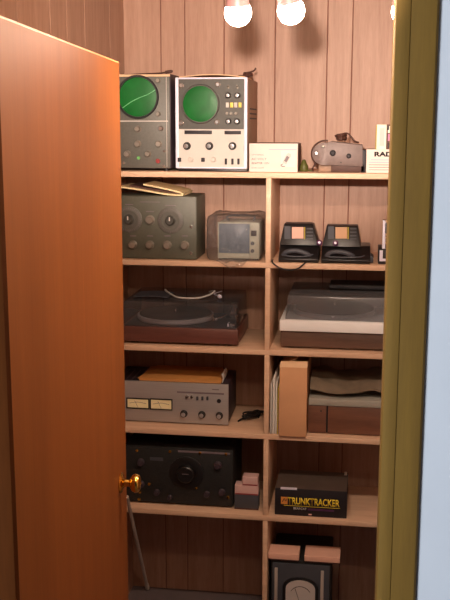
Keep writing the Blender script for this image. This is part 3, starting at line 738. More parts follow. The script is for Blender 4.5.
# --- two black handsets / chargers in the right bay
def black_device(x0p, x1p, t0p, t1p, ytop, ymid, ybot, rp, label, lab_mat, shift, ext=0):
    Yv = FRONT + 0.055
    A = at(t0p, ytop, Yv + 0.05); B = at(t1p, ytop, Yv + 0.05); L0 = at(x0p, ymid, Yv); R0 = at(x1p, ymid, Yv)
    zt_, zm = A.z, at(x0p, ymid, Yv).z
    r = thing('portable_radio', ((L0.x + R0.x) / 2, Yv, zb), label, 'radio', 'black radios in the right bay')
    # tapering upright
    MB().hexa([(L0.x, Yv, zm - 0.012), (R0.x, Yv, zm - 0.012), (R0.x, Yv + 0.12, zm - 0.012), (L0.x, Yv + 0.12, zm - 0.012),
               (A.x, Yv + 0.035, zt_), (B.x, Yv + 0.035, zt_), (B.x, Yv + 0.10, zt_), (A.x, Yv + 0.10, zt_)], 0, 0.004).build('body', 'black', r)
    # deck with raised sides
    XL, XR = at(x0p - 1, ybot, FRONT + 0.02).x, at(x1p + ext, ybot, FRONT + 0.02).x
    MB().prism([(FRONT + 0.016, zb), (FRONT + 0.012, zb + 0.012), (FRONT + 0.022, zb + 0.022), (Yv + 0.02, zm - 0.010), (Yv + 0.125, zm - 0.010), (Yv + 0.13, zb)], 'x', XL, XR, 0, 0.003).build('deck', 'black', r)
    # face details lie on the sloping front of the upright
    def F(px, py, pr=0.0):
        q = at(px, py, Yv); t = (q.z - (zm - 0.012)) / (zt_ - (zm - 0.012))
        q = at(px, py, Yv + 0.035 * t); return Vector((q.x, Yv + 0.035 * t - pr, q.z))
    def quad(xa, xb, ya, yb, m, nm, pr=0.0025, lab=None):
        p = [F(xa, yb), F(xb, yb), F(xb, ya), F(xa, ya)]
        f = [v + Vector((0, -pr, 0)) for v in p]; k = [v + Vector((0, 0.002, 0)) for v in p]
        o = MB().hexa([f[0], f[1], k[1], k[0], f[3], f[2], k[2], k[3]], 0).build(nm, m, r)
        if lab: o['label'] = lab
    s = shift
    quad(284.5 + s, 290.5 + s, 226, 239, 'slate', 'speaker_grille')
    quad(292 + s, 303.5 + s, 227, 238.5, lab_mat, 'label_plate', 0.003, 'coloured label plate')
    quad(304 + s, 305.2 + s, 227, 239, 'gold', 'stripe')
    for y in (228, 231.5, 235, 238): quad(306.5 + s, 313 + s, y, y + 1.4, 'slate', 'cooling_slat')
    # grip hump on deck
    hx0, hx1 = at(283 + s, 252, FRONT + 0.03).x, at(310 + s, 252, FRONT + 0.03).x
    pts = [(hx0, FRONT + 0.030, zb + 0.022), (hx0 + 0.015, FRONT + 0.024, zb + 0.036), ((hx0 + hx1) / 2, FRONT + 0.022, zb + 0.040), (hx1 - 0.015, FRONT + 0.024, zb + 0.032), (hx1, FRONT + 0.03, zb + 0.022)]
    MB().tube(pts, 0.0085, 12, smooth=5).build('grip', 'slate', r)
    q = at(rp[0], rp[1], Yv - 0.01)
    MB().lathe([(0.010, 0), (0.010, 0.008), (0.006, 0.012), (0.003, 0.016), (0, 0.0165)], (q.x, Yv - 0.005, q.z), (0, -1, 0.2), 16).build('jack', 'violetdark', r)
    MB().lathe([(0.0045, 0), (0.0045, 0.003), (0, 0.0035)], (q.x, Yv - 0.0210, q.z + 0.003), (0, -1, 0.2), 12).build('jack_tip', 'white', r)
    MB().tube([(XL + 0.02, FRONT + 0.02, zb + 0.024), (XL + 0.05, FRONT + 0.016, zb + 0.021), (XR - 0.04, FRONT + 0.018, zb + 0.023), (XR - 0.02, FRONT + 0.03, zb + 0.028)], 0.0025, 8).build('cable', 'slate', r)
    return r, Yv, XR, zm
black_device(279.5, 318.5, 284.5, 313.5, 223, 241.5, 260.5, (319.5, 243), 'black tapered radio with a pink label plate, left of the pair', 'orange', 0)
r, Yv, XR, zm = black_device(322, 361, 327, 358, 225, 243, 262, (335.5, 243.5), 'black tapered radio with a tan label plate, right of the pair', 'tan', 43.5, 9)
b = MB(); q = at(360, 255, FRONT + 0.06)
b.prism([(XR - 0.012, zb + 0.001), (XR + 0.012, zb + 0.001), (XR + 0.012, zb + 0.018), (XR - 0.002, zb + 0.030), (XR - 0.012, zb + 0.032)], 'y', FRONT + 0.045, FRONT + 0.13, 0, 0.003)
b.build('side_pocket', 'slate', r)
# cord drooping over the shelf edge
b = MB()
cp = [at(272.5, 255, FRONT + 0.03), at(272.5, 261.5, FRONT + 0.02), at(273.5, 264.5, FRONT - 0.006), at(279, 267.6, FRONT - 0.008), at(289, 270.3, FRONT - 0.008), at(298, 268.5, FRONT - 0.008), at(303.5, 264.5, FRONT - 0.006), at(306, 261.5, FRONT + 0.012)]
xs_ = [p.x for p in cp]; zm_ = [p.z for p in cp]
cp = [(xs_[0], FRONT + 0.045, zb + 0.0035), (xs_[0], FRONT + 0.012, zb + 0.0035), (xs_[1] + 0.001, FRONT - 0.001, zb + 0.0045), (xs_[2], FRONT - 0.0065, zb - 0.002),
      (xs_[3], FRONT - 0.007, zm_[3]), (xs_[4], FRONT - 0.0075, zm_[4]), (xs_[5], FRONT - 0.007, zm_[5]), (xs_[6], FRONT - 0.0065, zb - 0.002), (xs_[7], FRONT - 0.001, zb + 0.0045), (xs_[7] + 0.004, FRONT + 0.008, zb + 0.0035)]
b.tube(cp, 0.0026, 8, smooth=6)
tag(b.build('power_cord', 'rubber', origin=cp[0]), 'thin black cord drooping over the edge of the second shelf right of the divider', 'cord')

# --- black box with white lines behind the jamb
Yw = FRONT + 0.024
a = at(378.5, 249, Yw); c = at(402, 262.8, Yw)
r = thing('black_box', ((a.x + c.x) / 2, Yw, zb), 'low black box with a thick white L, right end of the second shelf', 'box')
MB().box(a.x, c.x, Yw, Yw + 0.13, zb, a.z, 0, 0.001).build('carton', 'ink', r)
pbox(r, 379.7, 382.6, 250.3, 261.3, Yw, 0.001, 'white', 'white_bar', proud=0.0006); pbox(r, 382.6, 390.5, 258.6, 261.3, Yw, 0.001, 'white', 'white_bar', proud=0.0006)
pbox(r, 385.5, 389, 250.5, 256.5, Yw, 0.001, 'slate', 'print_patch', proud=0.0006)
zt = a.z
a = at(382.8, 220, Yw + 0.01); c = at(402, 249, Yw + 0.01)
r = thing('framed_card', ((a.x + c.x) / 2, Yw + 0.01, zt), 'upright dark card with white edging standing on the low black box', 'card')
MB().box(a.x, c.x, Yw + 0.01, Yw + 0.04, zt, a.z, 0, 0.001).build('card', 'casebrown', r)
pbox(r, 383, 385, 220.2, 248.7, Yw + 0.01, 0.001, 'white', 'edging', proud=0.0006); pbox(r, 385, 401, 220.2, 222, Yw + 0.01, 0.001, 'kraftlight', 'edging', proud=0.0006)
for y in (234.2, 237.2, 242.5): pbox(r, 385, 400, y, y + 1.2, Yw + 0.01, 0.001, 'kraftlight', 'printed_line', proud=0.0006)
pbox(r, 385.3, 387, 223, 233, Yw + 0.01, 0.001, 'slate', 'print_patch', proud=0.0006); pbox(r, 385.5, 399, 244.5, 248.5, Yw + 0.01, 0.001, 'ink', 'print_patch', proud=0.0006)

# ================================================================== THIRD SHELF
zb = TOP[2] + 0.0008
# --- turntable with smoked cover (left)
Yp = FRONT + 0.02
a = at(121, 328, Yp); c = at(238, 343, Yp)
xl, xr = a.x, c.x; dep = 0.30
zp = at(200, 328.6, Yp).z
r = thing('turntable', ((xl + xr) / 2, Yp, zb), 'turntable on a reddish-brown wood plinth under a smoked cover, left bay', 'turntable', None)
MB().box(xl, xr, Yp, Yp + dep, zb + 0.009, zp, 0, 0.003).build('plinth', 'walnut', r)
for x in (xl + 0.04, xr - 0.04):
    for y in (Yp + 0.04, Yp + dep - 0.04): MB().disc((x, y, zb), 0.016, 0.0095, axis=(0, 0, 1), seg=18).build('foot', 'rubber', r)
MB().box(xl + 0.012, xr - 0.012, Yp + 0.012, Yp + dep - 0.012, zp - 0.001, zp + 0.002, 0, 0.0008).build('deck_plate', 'deck', r)
pc = (xl + 0.17, Yp + 0.155)
pl = MB().lathe([(0.138, 0.003), (0.142, 0.008), (0.142, 0.019), (0.139, 0.021), (0, 0.021)], (pc[0], pc[1], zp + 0.0015), (0, 0, 1), 64).build('platter', 'platter', r)
MB().lathe([(0.134, 0.021), (0.134, 0.0235), (0.131, 0.0245), (0.05, 0.0242), (0.048, 0.0235), (0, 0.0235)], (pc[0], pc[1], zp + 0.0015), (0, 0, 1), 64).build('rubber_mat', 'mat', pl)
MB().lathe([(0.0036, 0.02), (0.0036, 0.036), (0.002, 0.0395), (0, 0.04)], (pc[0], pc[1], zp + 0.0015), (0, 0, 1), 14).build('spindle', 'chrome', pl)
pv = Vector((xr - 0.05, Yp + 0.215, zp))
arm = MB()
arm.lathe([(0.024, 0.001), (0.024, 0.012), (0.015, 0.016), (0.012, 0.042), (0.009, 0.048), (0, 0.049)], pv, (0, 0, 1), 24)
arm.tube([pv + Vector((0.004, 0.055, 0.040)), pv + Vector((0, 0, 0.040)), pv + Vector((0.002, -0.09, 0.038)), pv + Vector((-0.012, -0.15, 0.034)), pv + Vector((-0.03, -0.175, 0.030))], 0.0035, 8)
arm.lathe([(0.012, 0), (0.014, 0.003), (0.014, 0.026), (0.012, 0.03), (0, 0.03)], pv + Vector((0.003, 0.035, 0.040)), (0.05, 1, 0), 18)
arm.box(pv.x - 0.047, pv.x - 0.028, pv.y - 0.192, pv.y - 0.172, pv.z + 0.024, pv.z + 0.034, 0, 0.002)
arm.build('tonearm', 'chrome', r)
knob_b = MB().lathe([(0.012, 0.001), (0.012, 0.011), (0.010, 0.013), (0, 0.013)], (xr - 0.03, Yp + 0.05, zp), (0, 0, 1), 20)
knob_b.build('control_knob', 'chrome', r)
MB().box(xr - 0.045, xr - 0.039, Yp + 0.012 + 0.03, Yp + 0.075, zp + 0.001, zp + 0.012, 0, 0.001).build('cue_lever', 'white', r)
# smoked cover: five-sided hollow lid
def cover(parent, x0, x1, y0, y1, z0, zf, zk, inset, slant, t, m, name='dust_cover'):
    ob, ot = [(x0, y0), (x1, y0), (x1, y1), (x0, y1)], [(x0 + inset, y0 + slant), (x1 - inset, y0 + slant), (x1 - inset, y1), (x0 + inset, y1)]
    ztop = [zf, zf, zk, zk]
    b = MB()
    v0 = [b.bm.verts.new((x, y, z0)) for x, y in ob]; v1 = [b.bm.verts.new((x, y, z)) for (x, y), z in zip(ot, ztop)]
    fs = []
    for i in range(4): fs.append(b._face([v0[i], v0[(i + 1) % 4], v1[(i + 1) % 4], v1[i]], 0))
    fs.append(b._face(v1, 0))
    es = [e for e in b.bm.edges if len(e.link_faces) == 2]
    bmesh.ops.bevel(b.bm, geom=es, offset=0.006, segments=3, affect='EDGES', profile=0.5)
    return b.build(name, m, parent)
zf = at(190, 303, Yp + 0.008).z
cv = cover(r, xl + 0.004, xr - 0.004, Yp + 0.006, Yp + dep - 0.004, zp + 0.002, zf, zf + 0.004, 0.003, 0.004, 0.003, 'smoke')
cv['label'] = 'smoked see-through lid'
# things lying on that cover
zc = zf + 0.004
b = MB()
p0, p1, p2, p3 = at(165, 288, Yp + 0.1), at(180, 292, Yp + .1), at(198, 292, Yp + .1), at(213, 286, Yp + .1)
b.tube([(p0.x - 0.01, Yp + 0.15, zc + 0.016), (p0.x + 0.01, Yp + 0.12, zc + 0.010), (p1.x, Yp + 0.07, zc + 0.0035), (p2.x, Yp + 0.065, zc + 0.0035), (p3.x - 0.015, Yp + 0.10, zc + 0.010), (p3.x, Yp + 0.14, zc + 0.018), (p3.x - 0.03, Yp + 0.2, zc + 0.004)], 0.0034, 8, smooth=6)
tag(b.build('grey_cable', 'greypaper', origin=(p1.x, Yp + 0.1, zc)), 'pale grey bent cable lying on the left turntable lid', 'cable')
q = at(222, 289, Yp + 0.16)
b = MB()
b.lathe([(0.004, 0), (0.0075, 0.002), (0.0075, 0.016), (0.004, 0.02), (0.0022, 0.03)], (q.x, Yp + 0.09, zc + 0.0085), (0.4, -1, 0), 16)
b.tube([(q.x - 0.004, Yp + 0.10, zc + 0.0085), (q.x - 0.03, Yp + 0.16, zc + 0.004), (q.x - 0.01, Yp + 0.22, zc + 0.004)], 0.002, 8)
tag(b.build('white_plug', 'white', origin=(q.x, Yp + 0.1, zc)), 'small white plug at the right corner of the left turntable lid', 'plug')
tag(MB().sheet(lambda u, v: (xl + 0.03 + 0.13 * u, Yp + 0.06 + 0.12 * v, zc + 0.002 + 0.004 * math.sin(u * 3)), 8, 4, 0.002).build('card_sheet', 'slate', origin=(xl + 0.1, Yp + 0.1, zc)), 'dark flat sleeve lying at the left of the left turntable lid', 'sleeve')

# --- turntable with silver front strip (right)
Yp = FRONT + 0.022
xl, xr = at(279.5, 330, Yp).x, 0.215
zp = at(300, 331, Yp + 0.01).z
dep = 0.31
r = thing('turntable', ((xl + xr) / 2, Yp, zb), 'turntable with a bright silver front strip and grey cover, right bay', 'turntable')
MB().box(xl + 0.003, xr - 0.003, Yp + 0.012, Yp + dep, zb + 0.006, zp, 0, 0.003).build('plinth', 'walnutgrey', r)
for x in (xl + 0.04, xr - 0.04):
    for y in (Yp + 0.05, Yp + dep - 0.04): MB().disc((x, y, zb), 0.016, 0.0065, axis=(0, 0, 1), seg=18).build('foot', 'rubber', r)
zs1 = at(300, 320.6, Yp).z
MB().box(xl, xr, Yp, Yp + dep - 0.006, zp + 0.0006, zs1, 0, 0.0022).build('silver_deck', 'silverstrip', r)
pc = (xl + 0.185, Yp + 0.165)
pl = MB().lathe([(0.145, 0.001), (0.15, 0.006), (0.15, 0.015), (0.147, 0.018), (0, 0.018)], (pc[0], pc[1], zs1), (0, 0, 1), 64).build('platter', 'platter', r)
MB().lathe([(0.142, 0.018), (0.142, 0.0205), (0.139, 0.0215), (0, 0.0215)], (pc[0], pc[1], zs1), (0, 0, 1), 64).build('rubber_mat', 'mat', pl)
MB().lathe([(0.0036, 0.018), (0.0036, 0.032), (0, 0.036)], (pc[0], pc[1], zs1), (0, 0, 1), 14).build('spindle', 'chrome', pl)
pv = Vector((xr - 0.07, Yp + 0.23, zs1)); arm = MB()
arm.lathe([(0.022, 0.001), (0.022, 0.010), (0.012, 0.014), (0.010, 0.034), (0, 0.036)], pv, (0, 0, 1), 22)
arm.tube([pv + Vector((0, 0.05, 0.03)), pv + Vector((0, 0, 0.03)), pv + Vector((0.004, -0.10, 0.028)), pv + Vector((-0.01, -0.18, 0.026))], 0.0035, 8)
arm.box(pv.x - 0.022, pv.x - 0.004, pv.y - 0.205, pv.y - 0.178, pv.z + 0.018, pv.z + 0.028, 0, 0.002)
arm.build('tonearm', 'chrome', r)
zf = at(300, 296, Yp + 0.012).z
cv = cover(r, xl + 0.018, xr - 0.018, Yp + 0.014, Yp + dep - 0.01, zs1 + 0.001, zf, zf + 0.004, 0.008, 0.008, 0.003, 'smokelight')
cv['label'] = 'grey see-through lid'
# dark flat unit behind the lid
q0, q1 = at(330, 288, Yp + 0.2), at(386, 288, Yp + 0.2)
b = MB().box(q0.x, 0.18, Yp + 0.15, Yp + 0.27, zf + 0.0055, zf + 0.020, 0, 0.003)
tag(b.build('record_sleeve', 'slate', origin=(0, Yp + 0.2, zf + 0.005)), 'dark slate flat sleeve lying on the right turntable lid', 'sleeve')

# ================================================================== FOURTH SHELF
zb = TOP[3] + 0.0008
# --- silver receiver
Y = FRONT + 0.075
a = at(112, 382, Y); c = at(228.5, 421, Y)
zt = at(200, 383.4, Y).z
r = thing('stereo_amplifier', ((a.x + c.x) / 2, Y, zb), 'silver stereo amplifier with two yellow meters, left bay of the fourth shelf', 'amplifier')
MB().box(a.x + 0.002, c.x - 0.002, Y + 0.004, Y + 0.22, zb + 0.006, zt - 0.002, 0, 0.003).build('case', 'casedark', r)
MB().box(a.x, c.x, Y - 0.004, Y + 0.005, zb + 0.004, zt, 0, 0.0015).build('front_panel', 'steel', r)
for x in (a.x + 0.03, c.x - 0.03):
    for y in (Y + 0.03, Y + 0.2): MB().disc((x, y, zb), 0.013, 0.0065, axis=(0, 0, 1), seg=16).build('foot', 'rubber', r)
for (x0, x1, y0, y1) in ((127.5, 148.5, 398.5, 408), (151, 171.5, 399.3, 409.2)):
    p0, p1 = at(x0, y0, Y - 0.004), at(x1, y1, Y - 0.004)
    f = MB(); e = 0.004; yy = Y - 0.004
    f.box(p0.x - e, p0.x, yy - 0.003, yy + 0.002, p1.z - e, p0.z + e); f.box(p1.x, p1.x + e, yy - 0.003, yy + 0.002, p1.z - e, p0.z + e)
    f.box(p0.x, p1.x, yy - 0.003, yy + 0.002, p0.z, p0.z + e); f.box(p0.x, p1.x, yy - 0.003, yy + 0.002, p1.z - e, p1.z)
    mt = f.build('level_meter', 'black', r)
    fc = MB().box(p0.x, p1.x, yy - 0.0012, yy + 0.001, p1.z, p0.z).build('meter_face', 'meter', mt); fc['label'] = 'pale yellow meter face'
    cx_ = (p0.x + p1.x) / 2; n_ = MB()
    n_.tube([(cx_, yy - 0.002, p1.z + 0.001), (cx_ - 0.012, yy - 0.002, p0.z - 0.006)], 0.0006, 6, smooth=0)
    n_.tube([(p0.x + 0.008, yy - 0.0016, (p0.z + p1.z) / 2), (cx_, yy - 0.0016, (p0.z + p1.z) / 2 + 0.005), (p1.x - 0.008, yy - 0.0016, (p0.z + p1.z) / 2)], 0.0007, 6)
    n_.build('needle', 'inkgrey', mt)
for x, y in ((184, 413.5), (202, 414.5), (219.5, 415.5)): knob(r, x, y, Y - 0.004, 0.0115, 'rubber', 0.016, cap='steel', pointer=False, label='dark round control knob')
for x in (187, 192): knob(r, x, 396.5, Y - 0.004, 0.0055, 'chrome', 0.010, 'push_button', seg=14, label='chrome push button')
for x in (197.5, 202.5, 207.5): pbox(r, x - 1, x + 1, 396.3, 400, Y - 0.004, 0.006, 'slate', 'toggle_switch', 0.0006, 0.005)
q = at(219, 401, Y - 0.004)
MB().lathe([(0.0078, 0), (0.0078, 0.002), (0.0055, 0.0022), (0.005, 0.0005), (0, 0.0004)], q, (0, -1, 0), 20).build('headphone_jack', 'ink', r)
pbox(r, 212, 219, 389, 390.2, Y - 0.004, 0.001, 'inkgrey', 'name_mark', proud=0.0005); pbox(r, 177, 224, 392.8, 393.2, Y - 0.004, 0.001, 'inkgrey', 'panel_line', proud=0.0005)
for i in range(9):
    x = a.x + 0.03 + i * 0.022
    MB().box(x, x + 0.015, Y + 0.02, Y + 0.16, zt - 0.0025, zt - 0.0012).build('vent_slot', 'ink', r)
# manila folder and curled paper on top
Yf = Y + 0.004
q0, q1 = at(139, 379, Yf), at(221, 379, Yf)
zt_ = zt + 0.0005
fo = MB()
fo.box(q0.x, q1.x, Yf, Yf + 0.19, zt_, zt_ + 0.0065, 0, 0.002)
fo.hexa([(q0.x - 0.006, Yf + 0.002, zt_ + 0.0072), (q1.x - 0.001, Yf + 0.002, zt_ + 0.0072), (q1.x - 0.02, Yf + 0.19, zt_ + 0.0072), (q0.x + 0.03, Yf + 0.19, zt_ + 0.0072),
         (q0.x - 0.006, Yf + 0.002, zt_ + 0.0100), (q1.x - 0.001, Yf + 0.002, zt_ + 0.0100), (q1.x - 0.02, Yf + 0.19, zt_ + 0.0125), (q0.x + 0.03, Yf + 0.19, zt_ + 0.0125)], 0, 0.0008)
tag(fo.build('manila_folder', 'manila', origin=((q0.x + q1.x) / 2, Yf + 0.1, zt_)), 'thick orange-tan folder lying flat on the silver amplifier', 'folder')
b = MB(); xr_ = q1.x + 0.0035
b.sheet(lambda u, v: (xr_ - 0.001 + 0.006 * math.sin(u * 2.6) - 0.004 * u, Yf + 0.01 + 0.1 * v, zt_ + 0.001 + 0.032 * u), 10, 3, 0.0025)
tag(b.build('curled_paper', 'whitepaper', origin=(xr_, Yf + 0.05, zt_)), 'curled strip of white paper at the right end of the tan folder', 'paper')

# --- black cord pile beside the receiver
rnd = random.Random(21)
q = on(252, 418, zb)
pts = []
for i in range(20):
    t = i * 1.25
    pts.append((q.x + 0.046 * math.cos(t) * rnd.uniform(0.45, 1.0), q.y + 0.065 * math.sin(t * 1.13) * rnd.uniform(0.4, 1.0), zb + 0.0035 + 0.018 * abs(math.sin(i * 0.7)) * rnd.uniform(0.3, 1)))
pts.append((q.x - 0.045, q.y - 0.055, zb + 0.0035))
b = MB().tube(pts, 0.0033, 8, smooth=5)
tag(b.build('tangled_cord', 'rubber', origin=(q.x, q.y, zb)), 'tangled black cord lying on the shelf right of the silver amplifier', 'cord')

# --- booklets leaning by the divider
Yk = FRONT + 0.004
specs = [(269.0, 271.2, 384, 'greypaper', 'thin grey booklet standing against the centre divider', 0.17),
         (271.2, 274.0, 377.5, 'whitepaper', 'tallest pale booklet with rounded top, second from the divider', 0.20),
         (274.0, 276.2, 383, 'whitepaper', 'white booklet third from the divider', 0.18),
         (276.3, 277.4, 388, 'yellow', 'thin yellow booklet between white booklets and cardboard box', 0.16),
         (277.4, 279.2, 386, 'cassette', 'pale pink booklet touching the tall cardboard box', 0.17)]
for i, (x0, x1, y0, m, lab, dp) in enumerate(specs):
    p0, p1 = at(x0 + 0.7, 436.8, Yk), at(x1 + 0.45, 436.8, Yk); h = at(x0, y0, Yk).z - zb
    b = MB()
    ln = -0.0005 + 0.0003 * i
    w_ = p1.x - p0.x
    b.hexa([(p0.x, Yk, zb + 0.0003), (p1.x, Yk, zb + 0.0003), (p1.x, Yk + dp, zb + 0.0003), (p0.x, Yk + dp, zb + 0.0003),
            (p0.x + ln + w_ * 0.15, Yk + 0.004, zb + h), (p1.x + ln - w_ * 0.1, Yk + 0.004, zb + h), (p1.x + ln - w_ * 0.1, Yk + dp, zb + h), (p0.x + ln + w_ * 0.15, Yk + dp, zb + h)], 0, min(0.003, w_ * 0.3))
    tag(b.build('booklet', m, origin=(p0.x, Yk, zb)), lab, 'booklet', 'booklets by the divider')

# --- tall cardboard box with open flaps
Yc = FRONT - 0.012
a = at(279.7, 367, Yc); c = at(306, 437, Yc)
r = thing('cardboard_box', ((a.x + c.x) / 2, Yc, zb), 'tall plain tan cardboard box with open top flaps beside the booklets', 'box')
zt = a.z; t = 0.003; x0, x1 = a.x, c.x; y1 = Yc + 0.25
b = MB()
b.box(x0, x1, Yc, Yc + t, zb, zt, 0, 0.0008); b.box(x0, x1, y1 - t, y1, zb, zt); b.box(x0, x0 + t, Yc + t, y1 - t, zb, zt); b.box(x1 - t, x1, Yc + t, y1 - t, zb, zt); b.box(x0 + t, x1 - t, Yc + t, y1 - t, zb, zb + t)
b.build('carton', 'kraft', r)
MB().hexa([(x0, Yc, zt + 0.0003), (x1, Yc, zt + 0.0003), (x1, Yc + t, zt + 0.0003), (x0, Yc + t, zt + 0.0003), (x0 + 0.002, Yc + 0.016, zt + 0.017), (x1, Yc + 0.016, zt + 0.019), (x1, Yc + 0.019, zt + 0.019), (x0 + 0.002, Yc + 0.019, zt + 0.017)]).build('flap', 'kraftlight', r)
MB().hexa([(x0, Yc + 0.03, zt), (x0 + 0.003, Yc + 0.03, zt), (x0 + 0.003, y1 - 0.03, zt), (x0, y1 - 0.03, zt), (x0 + 0.058, Yc + 0.03, zt + 0.026), (x0 + 0.061, Yc + 0.03, zt + 0.026), (x0 + 0.061, y1 - 0.03, zt + 0.026), (x0 + 0.058, y1 - 0.03, zt + 0.026)]).build('flap', 'kraft', r)

# --- wooden case with grey lid and crumpled paper
Yq = FRONT + 0.035
a = at(308.3, 405, Yq); zt = a.z; xr = 0.20
s_ = at(327, 420, Yq).x
r = thing('wooden_case', ((a.x + xr) / 2, Yq, zb), 'long reddish-brown wooden case with a narrow left section, right bay of the fourth shelf', 'case')
MB().box(a.x + 0.001, xr, Yq + 0.012, Yq + 0.25, zb + 0.001, zt, 0, 0.002).build('body', 'redwood', r)
MB().box(a.x, s_ - 0.003, Yq, Yq + 0.014, zb + 0.003, zt - 0.001, 0, 0.0015).build('front_panel', 'redwood', r)
MB().box(s_ + 0.003, xr, Yq, Yq + 0.014, zb + 0.003, zt - 0.001, 0, 0.0015).build('front_panel', 'redwood', r)
MB().box(s_ - 0.003, s_ + 0.003, Yq + 0.006, Yq + 0.013, zb + 0.003, zt - 0.001).build('gap_strip', 'ink', r)
knob(r, 321, 411, Yq, 0.0025, 'ink', 0.003, 'latch_pin', seg=10)
zl0, zl1 = zt + 0.0004, at(340, 399.3, Yq).z
tag(MB().box(a.x + 0.001, xr, Yq - 0.004, Yq + 0.24, zl0, zl1, 0, 0.003).build('grey_tray', 'greylid', origin=((a.x + xr) / 2, Yq, zl0)), 'flat pale grey tray resting on top of the wooden case', 'tray')
rnd = random.Random(9)
def crum(u, v):
    h = 0.030 + 0.008 * math.sin(u * 9 + 1) + 0.004 * math.sin(u * 23 + v * 5) + 0.004 * math.sin(v * 11 + u * 6)
    edge = max(0.0, 1 - v / 0.22)
    dip = 0.42 + 0.50 * (0.5 + 0.5 * math.sin(u * 8.2 - 0.3))
    return (a.x + 0.004 + (xr - 0.03 - a.x) * u, Yq + 0.010 + 0.21 * v + 0.006 * math.sin(u * 14), zl1 + 0.004 + 0.010 + h * (1 - edge * dip) + 0.012 * v)
b = MB().sheet(crum, 40, 12, 0.002)
def under(u, v): 
    p = crum(u, 0.3 + 0.7 * v); return (p[0], p[1], zl1 + 0.0015 + (p[2] - zl1) * 0.3 * v)
b.sheet(under, 20, 6, 0.002)
tag(b.build('crumpled_paper', 'crumple', origin=((a.x + xr) / 2, Yq + 0.1, zl1)), 'crumpled brown-grey wrapping paper on the pale grey tray', 'paper')

# ================================================================== FIFTH SHELF
zb = TOP[4] + 0.0008
# --- black radio tuner
Y = FRONT + 0.05
a = at(124, 446, Y); c = at(233, 504, Y)
zt = at(190, 448.5, Y).z
r = thing('radio_receiver', ((a.x + c.x) / 2, Y, zb), 'black metal radio receiver with a large dark round dial, lowest shelf behind the door knob', 'radio')
MB().box(a.x, c.x, Y + 0.003, Y + 0.25, zb + 0.004, zt, 0, 0.004).build('case', 'blackmat', r)
MB().box(a.x + 0.004, c.x - 0.004, Y - 0.002, Y + 0.005, zb + 0.007, zt - 0.006, 0, 0.0015).build('front_panel', 'blackmat', r)
for x in (a.x + 0.03, c.x - 0.03):
    for y in (Y + 0.03, Y + 0.22): MB().disc((x, y, zb), 0.012, 0.0045, axis=(0, 0, 1), seg=14).build('foot', 'rubber', r)
pbox(r, 178, 230, 452.0, 452.8, Y - 0.002, 0.002, 'inkgrey', 'trim_line', proud=0.001)
q = at(186.5, 473, Y - 0.002)
MB().lathe([(0.064, 0), (0.064, 0.004), (0.060, 0.006), (0.036, 0.006), (0.034, 0.010), (0.032, 0.022), (0.028, 0.025), (0, 0.025)], q, (0, -1, 0), 48).build('tuning_dial', 'black', r)
MB().box(q.x - 0.012, q.x + 0.012, Y - 0.029, Y - 0.026, q.z + 0.004, q.z + 0.006).build('pointer', 'inkgrey', r)
for x, y, rr in ((141, 462, .012), (141, 484, .012), (157, 492, .010), (218, 465, .013), (207, 494, .010), (222, 492, .011), (170, 497, .008)): knob(r, x, y, Y - 0.002, rr, 'casedark', 0.018)
for x, y in ((137, 450.5), (170, 446.5 + 5), (149, 484), (140, 492), (200, 453), (226, 454), (228, 497), (139, 499), (196, 488)): knob(r, x, y, Y - 0.002, 0.0046, 'brass', 0.006, 'screw', seg=10, label='small brass screw')
pbox(r, 150, 163, 457, 461, Y - 0.002, 0.002, 'slate', 'label_plate', proud=0.001)
# --- boxes right of it
Yg = FRONT + 0.045
specs = [((234.5, 258.5), 495.0, None, 'slate', 'slate grey box at the bottom of the small stack beside the divider', 'small_box', 'boxside'),
         ((234.8, 258.3), 485.6, 494.6, 'cassette', 'wide pale pink box in the middle of the small stack', 'small_box', 'redlens'),
         ((242.5, 257.8), 477.2, 485.2, 'cassette', 'narrow pale pink box on top of the small stack', 'small_box', 'redlens')]
z0 = zb
for (x0, x1), yt, yb_, m, lab, nm, m2 in specs:
    p0, p1 = at(x0, yt, Yg), at(x1, yt, Yg)
    z1 = at((x0 + x1) / 2, yt, Yg).z
    r = thing(nm, ((p0.x + p1.x) / 2, Yg, z0), lab, 'box', 'small boxes beside the divider')
    MB().box(p0.x, min(p1.x, DX0 - 0.002), Yg, Yg + 0.045, z0 + 0.0004, z1, 0, 0.0012).build('carton', m, r)
    MB().box(p0.x + 0.001, min(p1.x, DX0 - 0.002) - 0.001, Yg - 0.0006, Yg + 0.002, z0 + 0.001, z0 + 0.0055).build('bottom_band', m2, r)
    z0 = z1
# --- black lettered box
Yx = FRONT + 0.018
a = at(275, 489.5, Yx); c = at(346.5, 518, Yx)
zt = at(310, 489.8, Yx).z
zk = on(330, 472, zt).y
r = thing('scanner_box', ((a.x + c.x) / 2, Yx, zb), 'black box with yellow lettering and brownish-grey top, right bay of the lowest shelf', 'box')
MB().box(a.x, c.x, Yx, min(zk, BACK - 0.02), zb, zt, 0, 0.0015).build('carton', 'ink', r)
MB().box(a.x + 0.0015, c.x - 0.0015, Yx + 0.002, min(zk, BACK - 0.02) - 0.002, zt - 0.0005, zt + 0.0008).build('lid', 'boxtop', r)  # top in brownish grey, paler than the black sides
q = at(286.5, 505.8, Yx); e = at(339, 505.8, Yx); zc_ = at(312, 505.6, Yx).z
lettering('lettering', 'TRUNKTRACKER', q.x + 0.004, Yx, zc_, 0.0275, 'logoyellow', r, width=(e.x - q.x) * 0.99, bold=0.025)
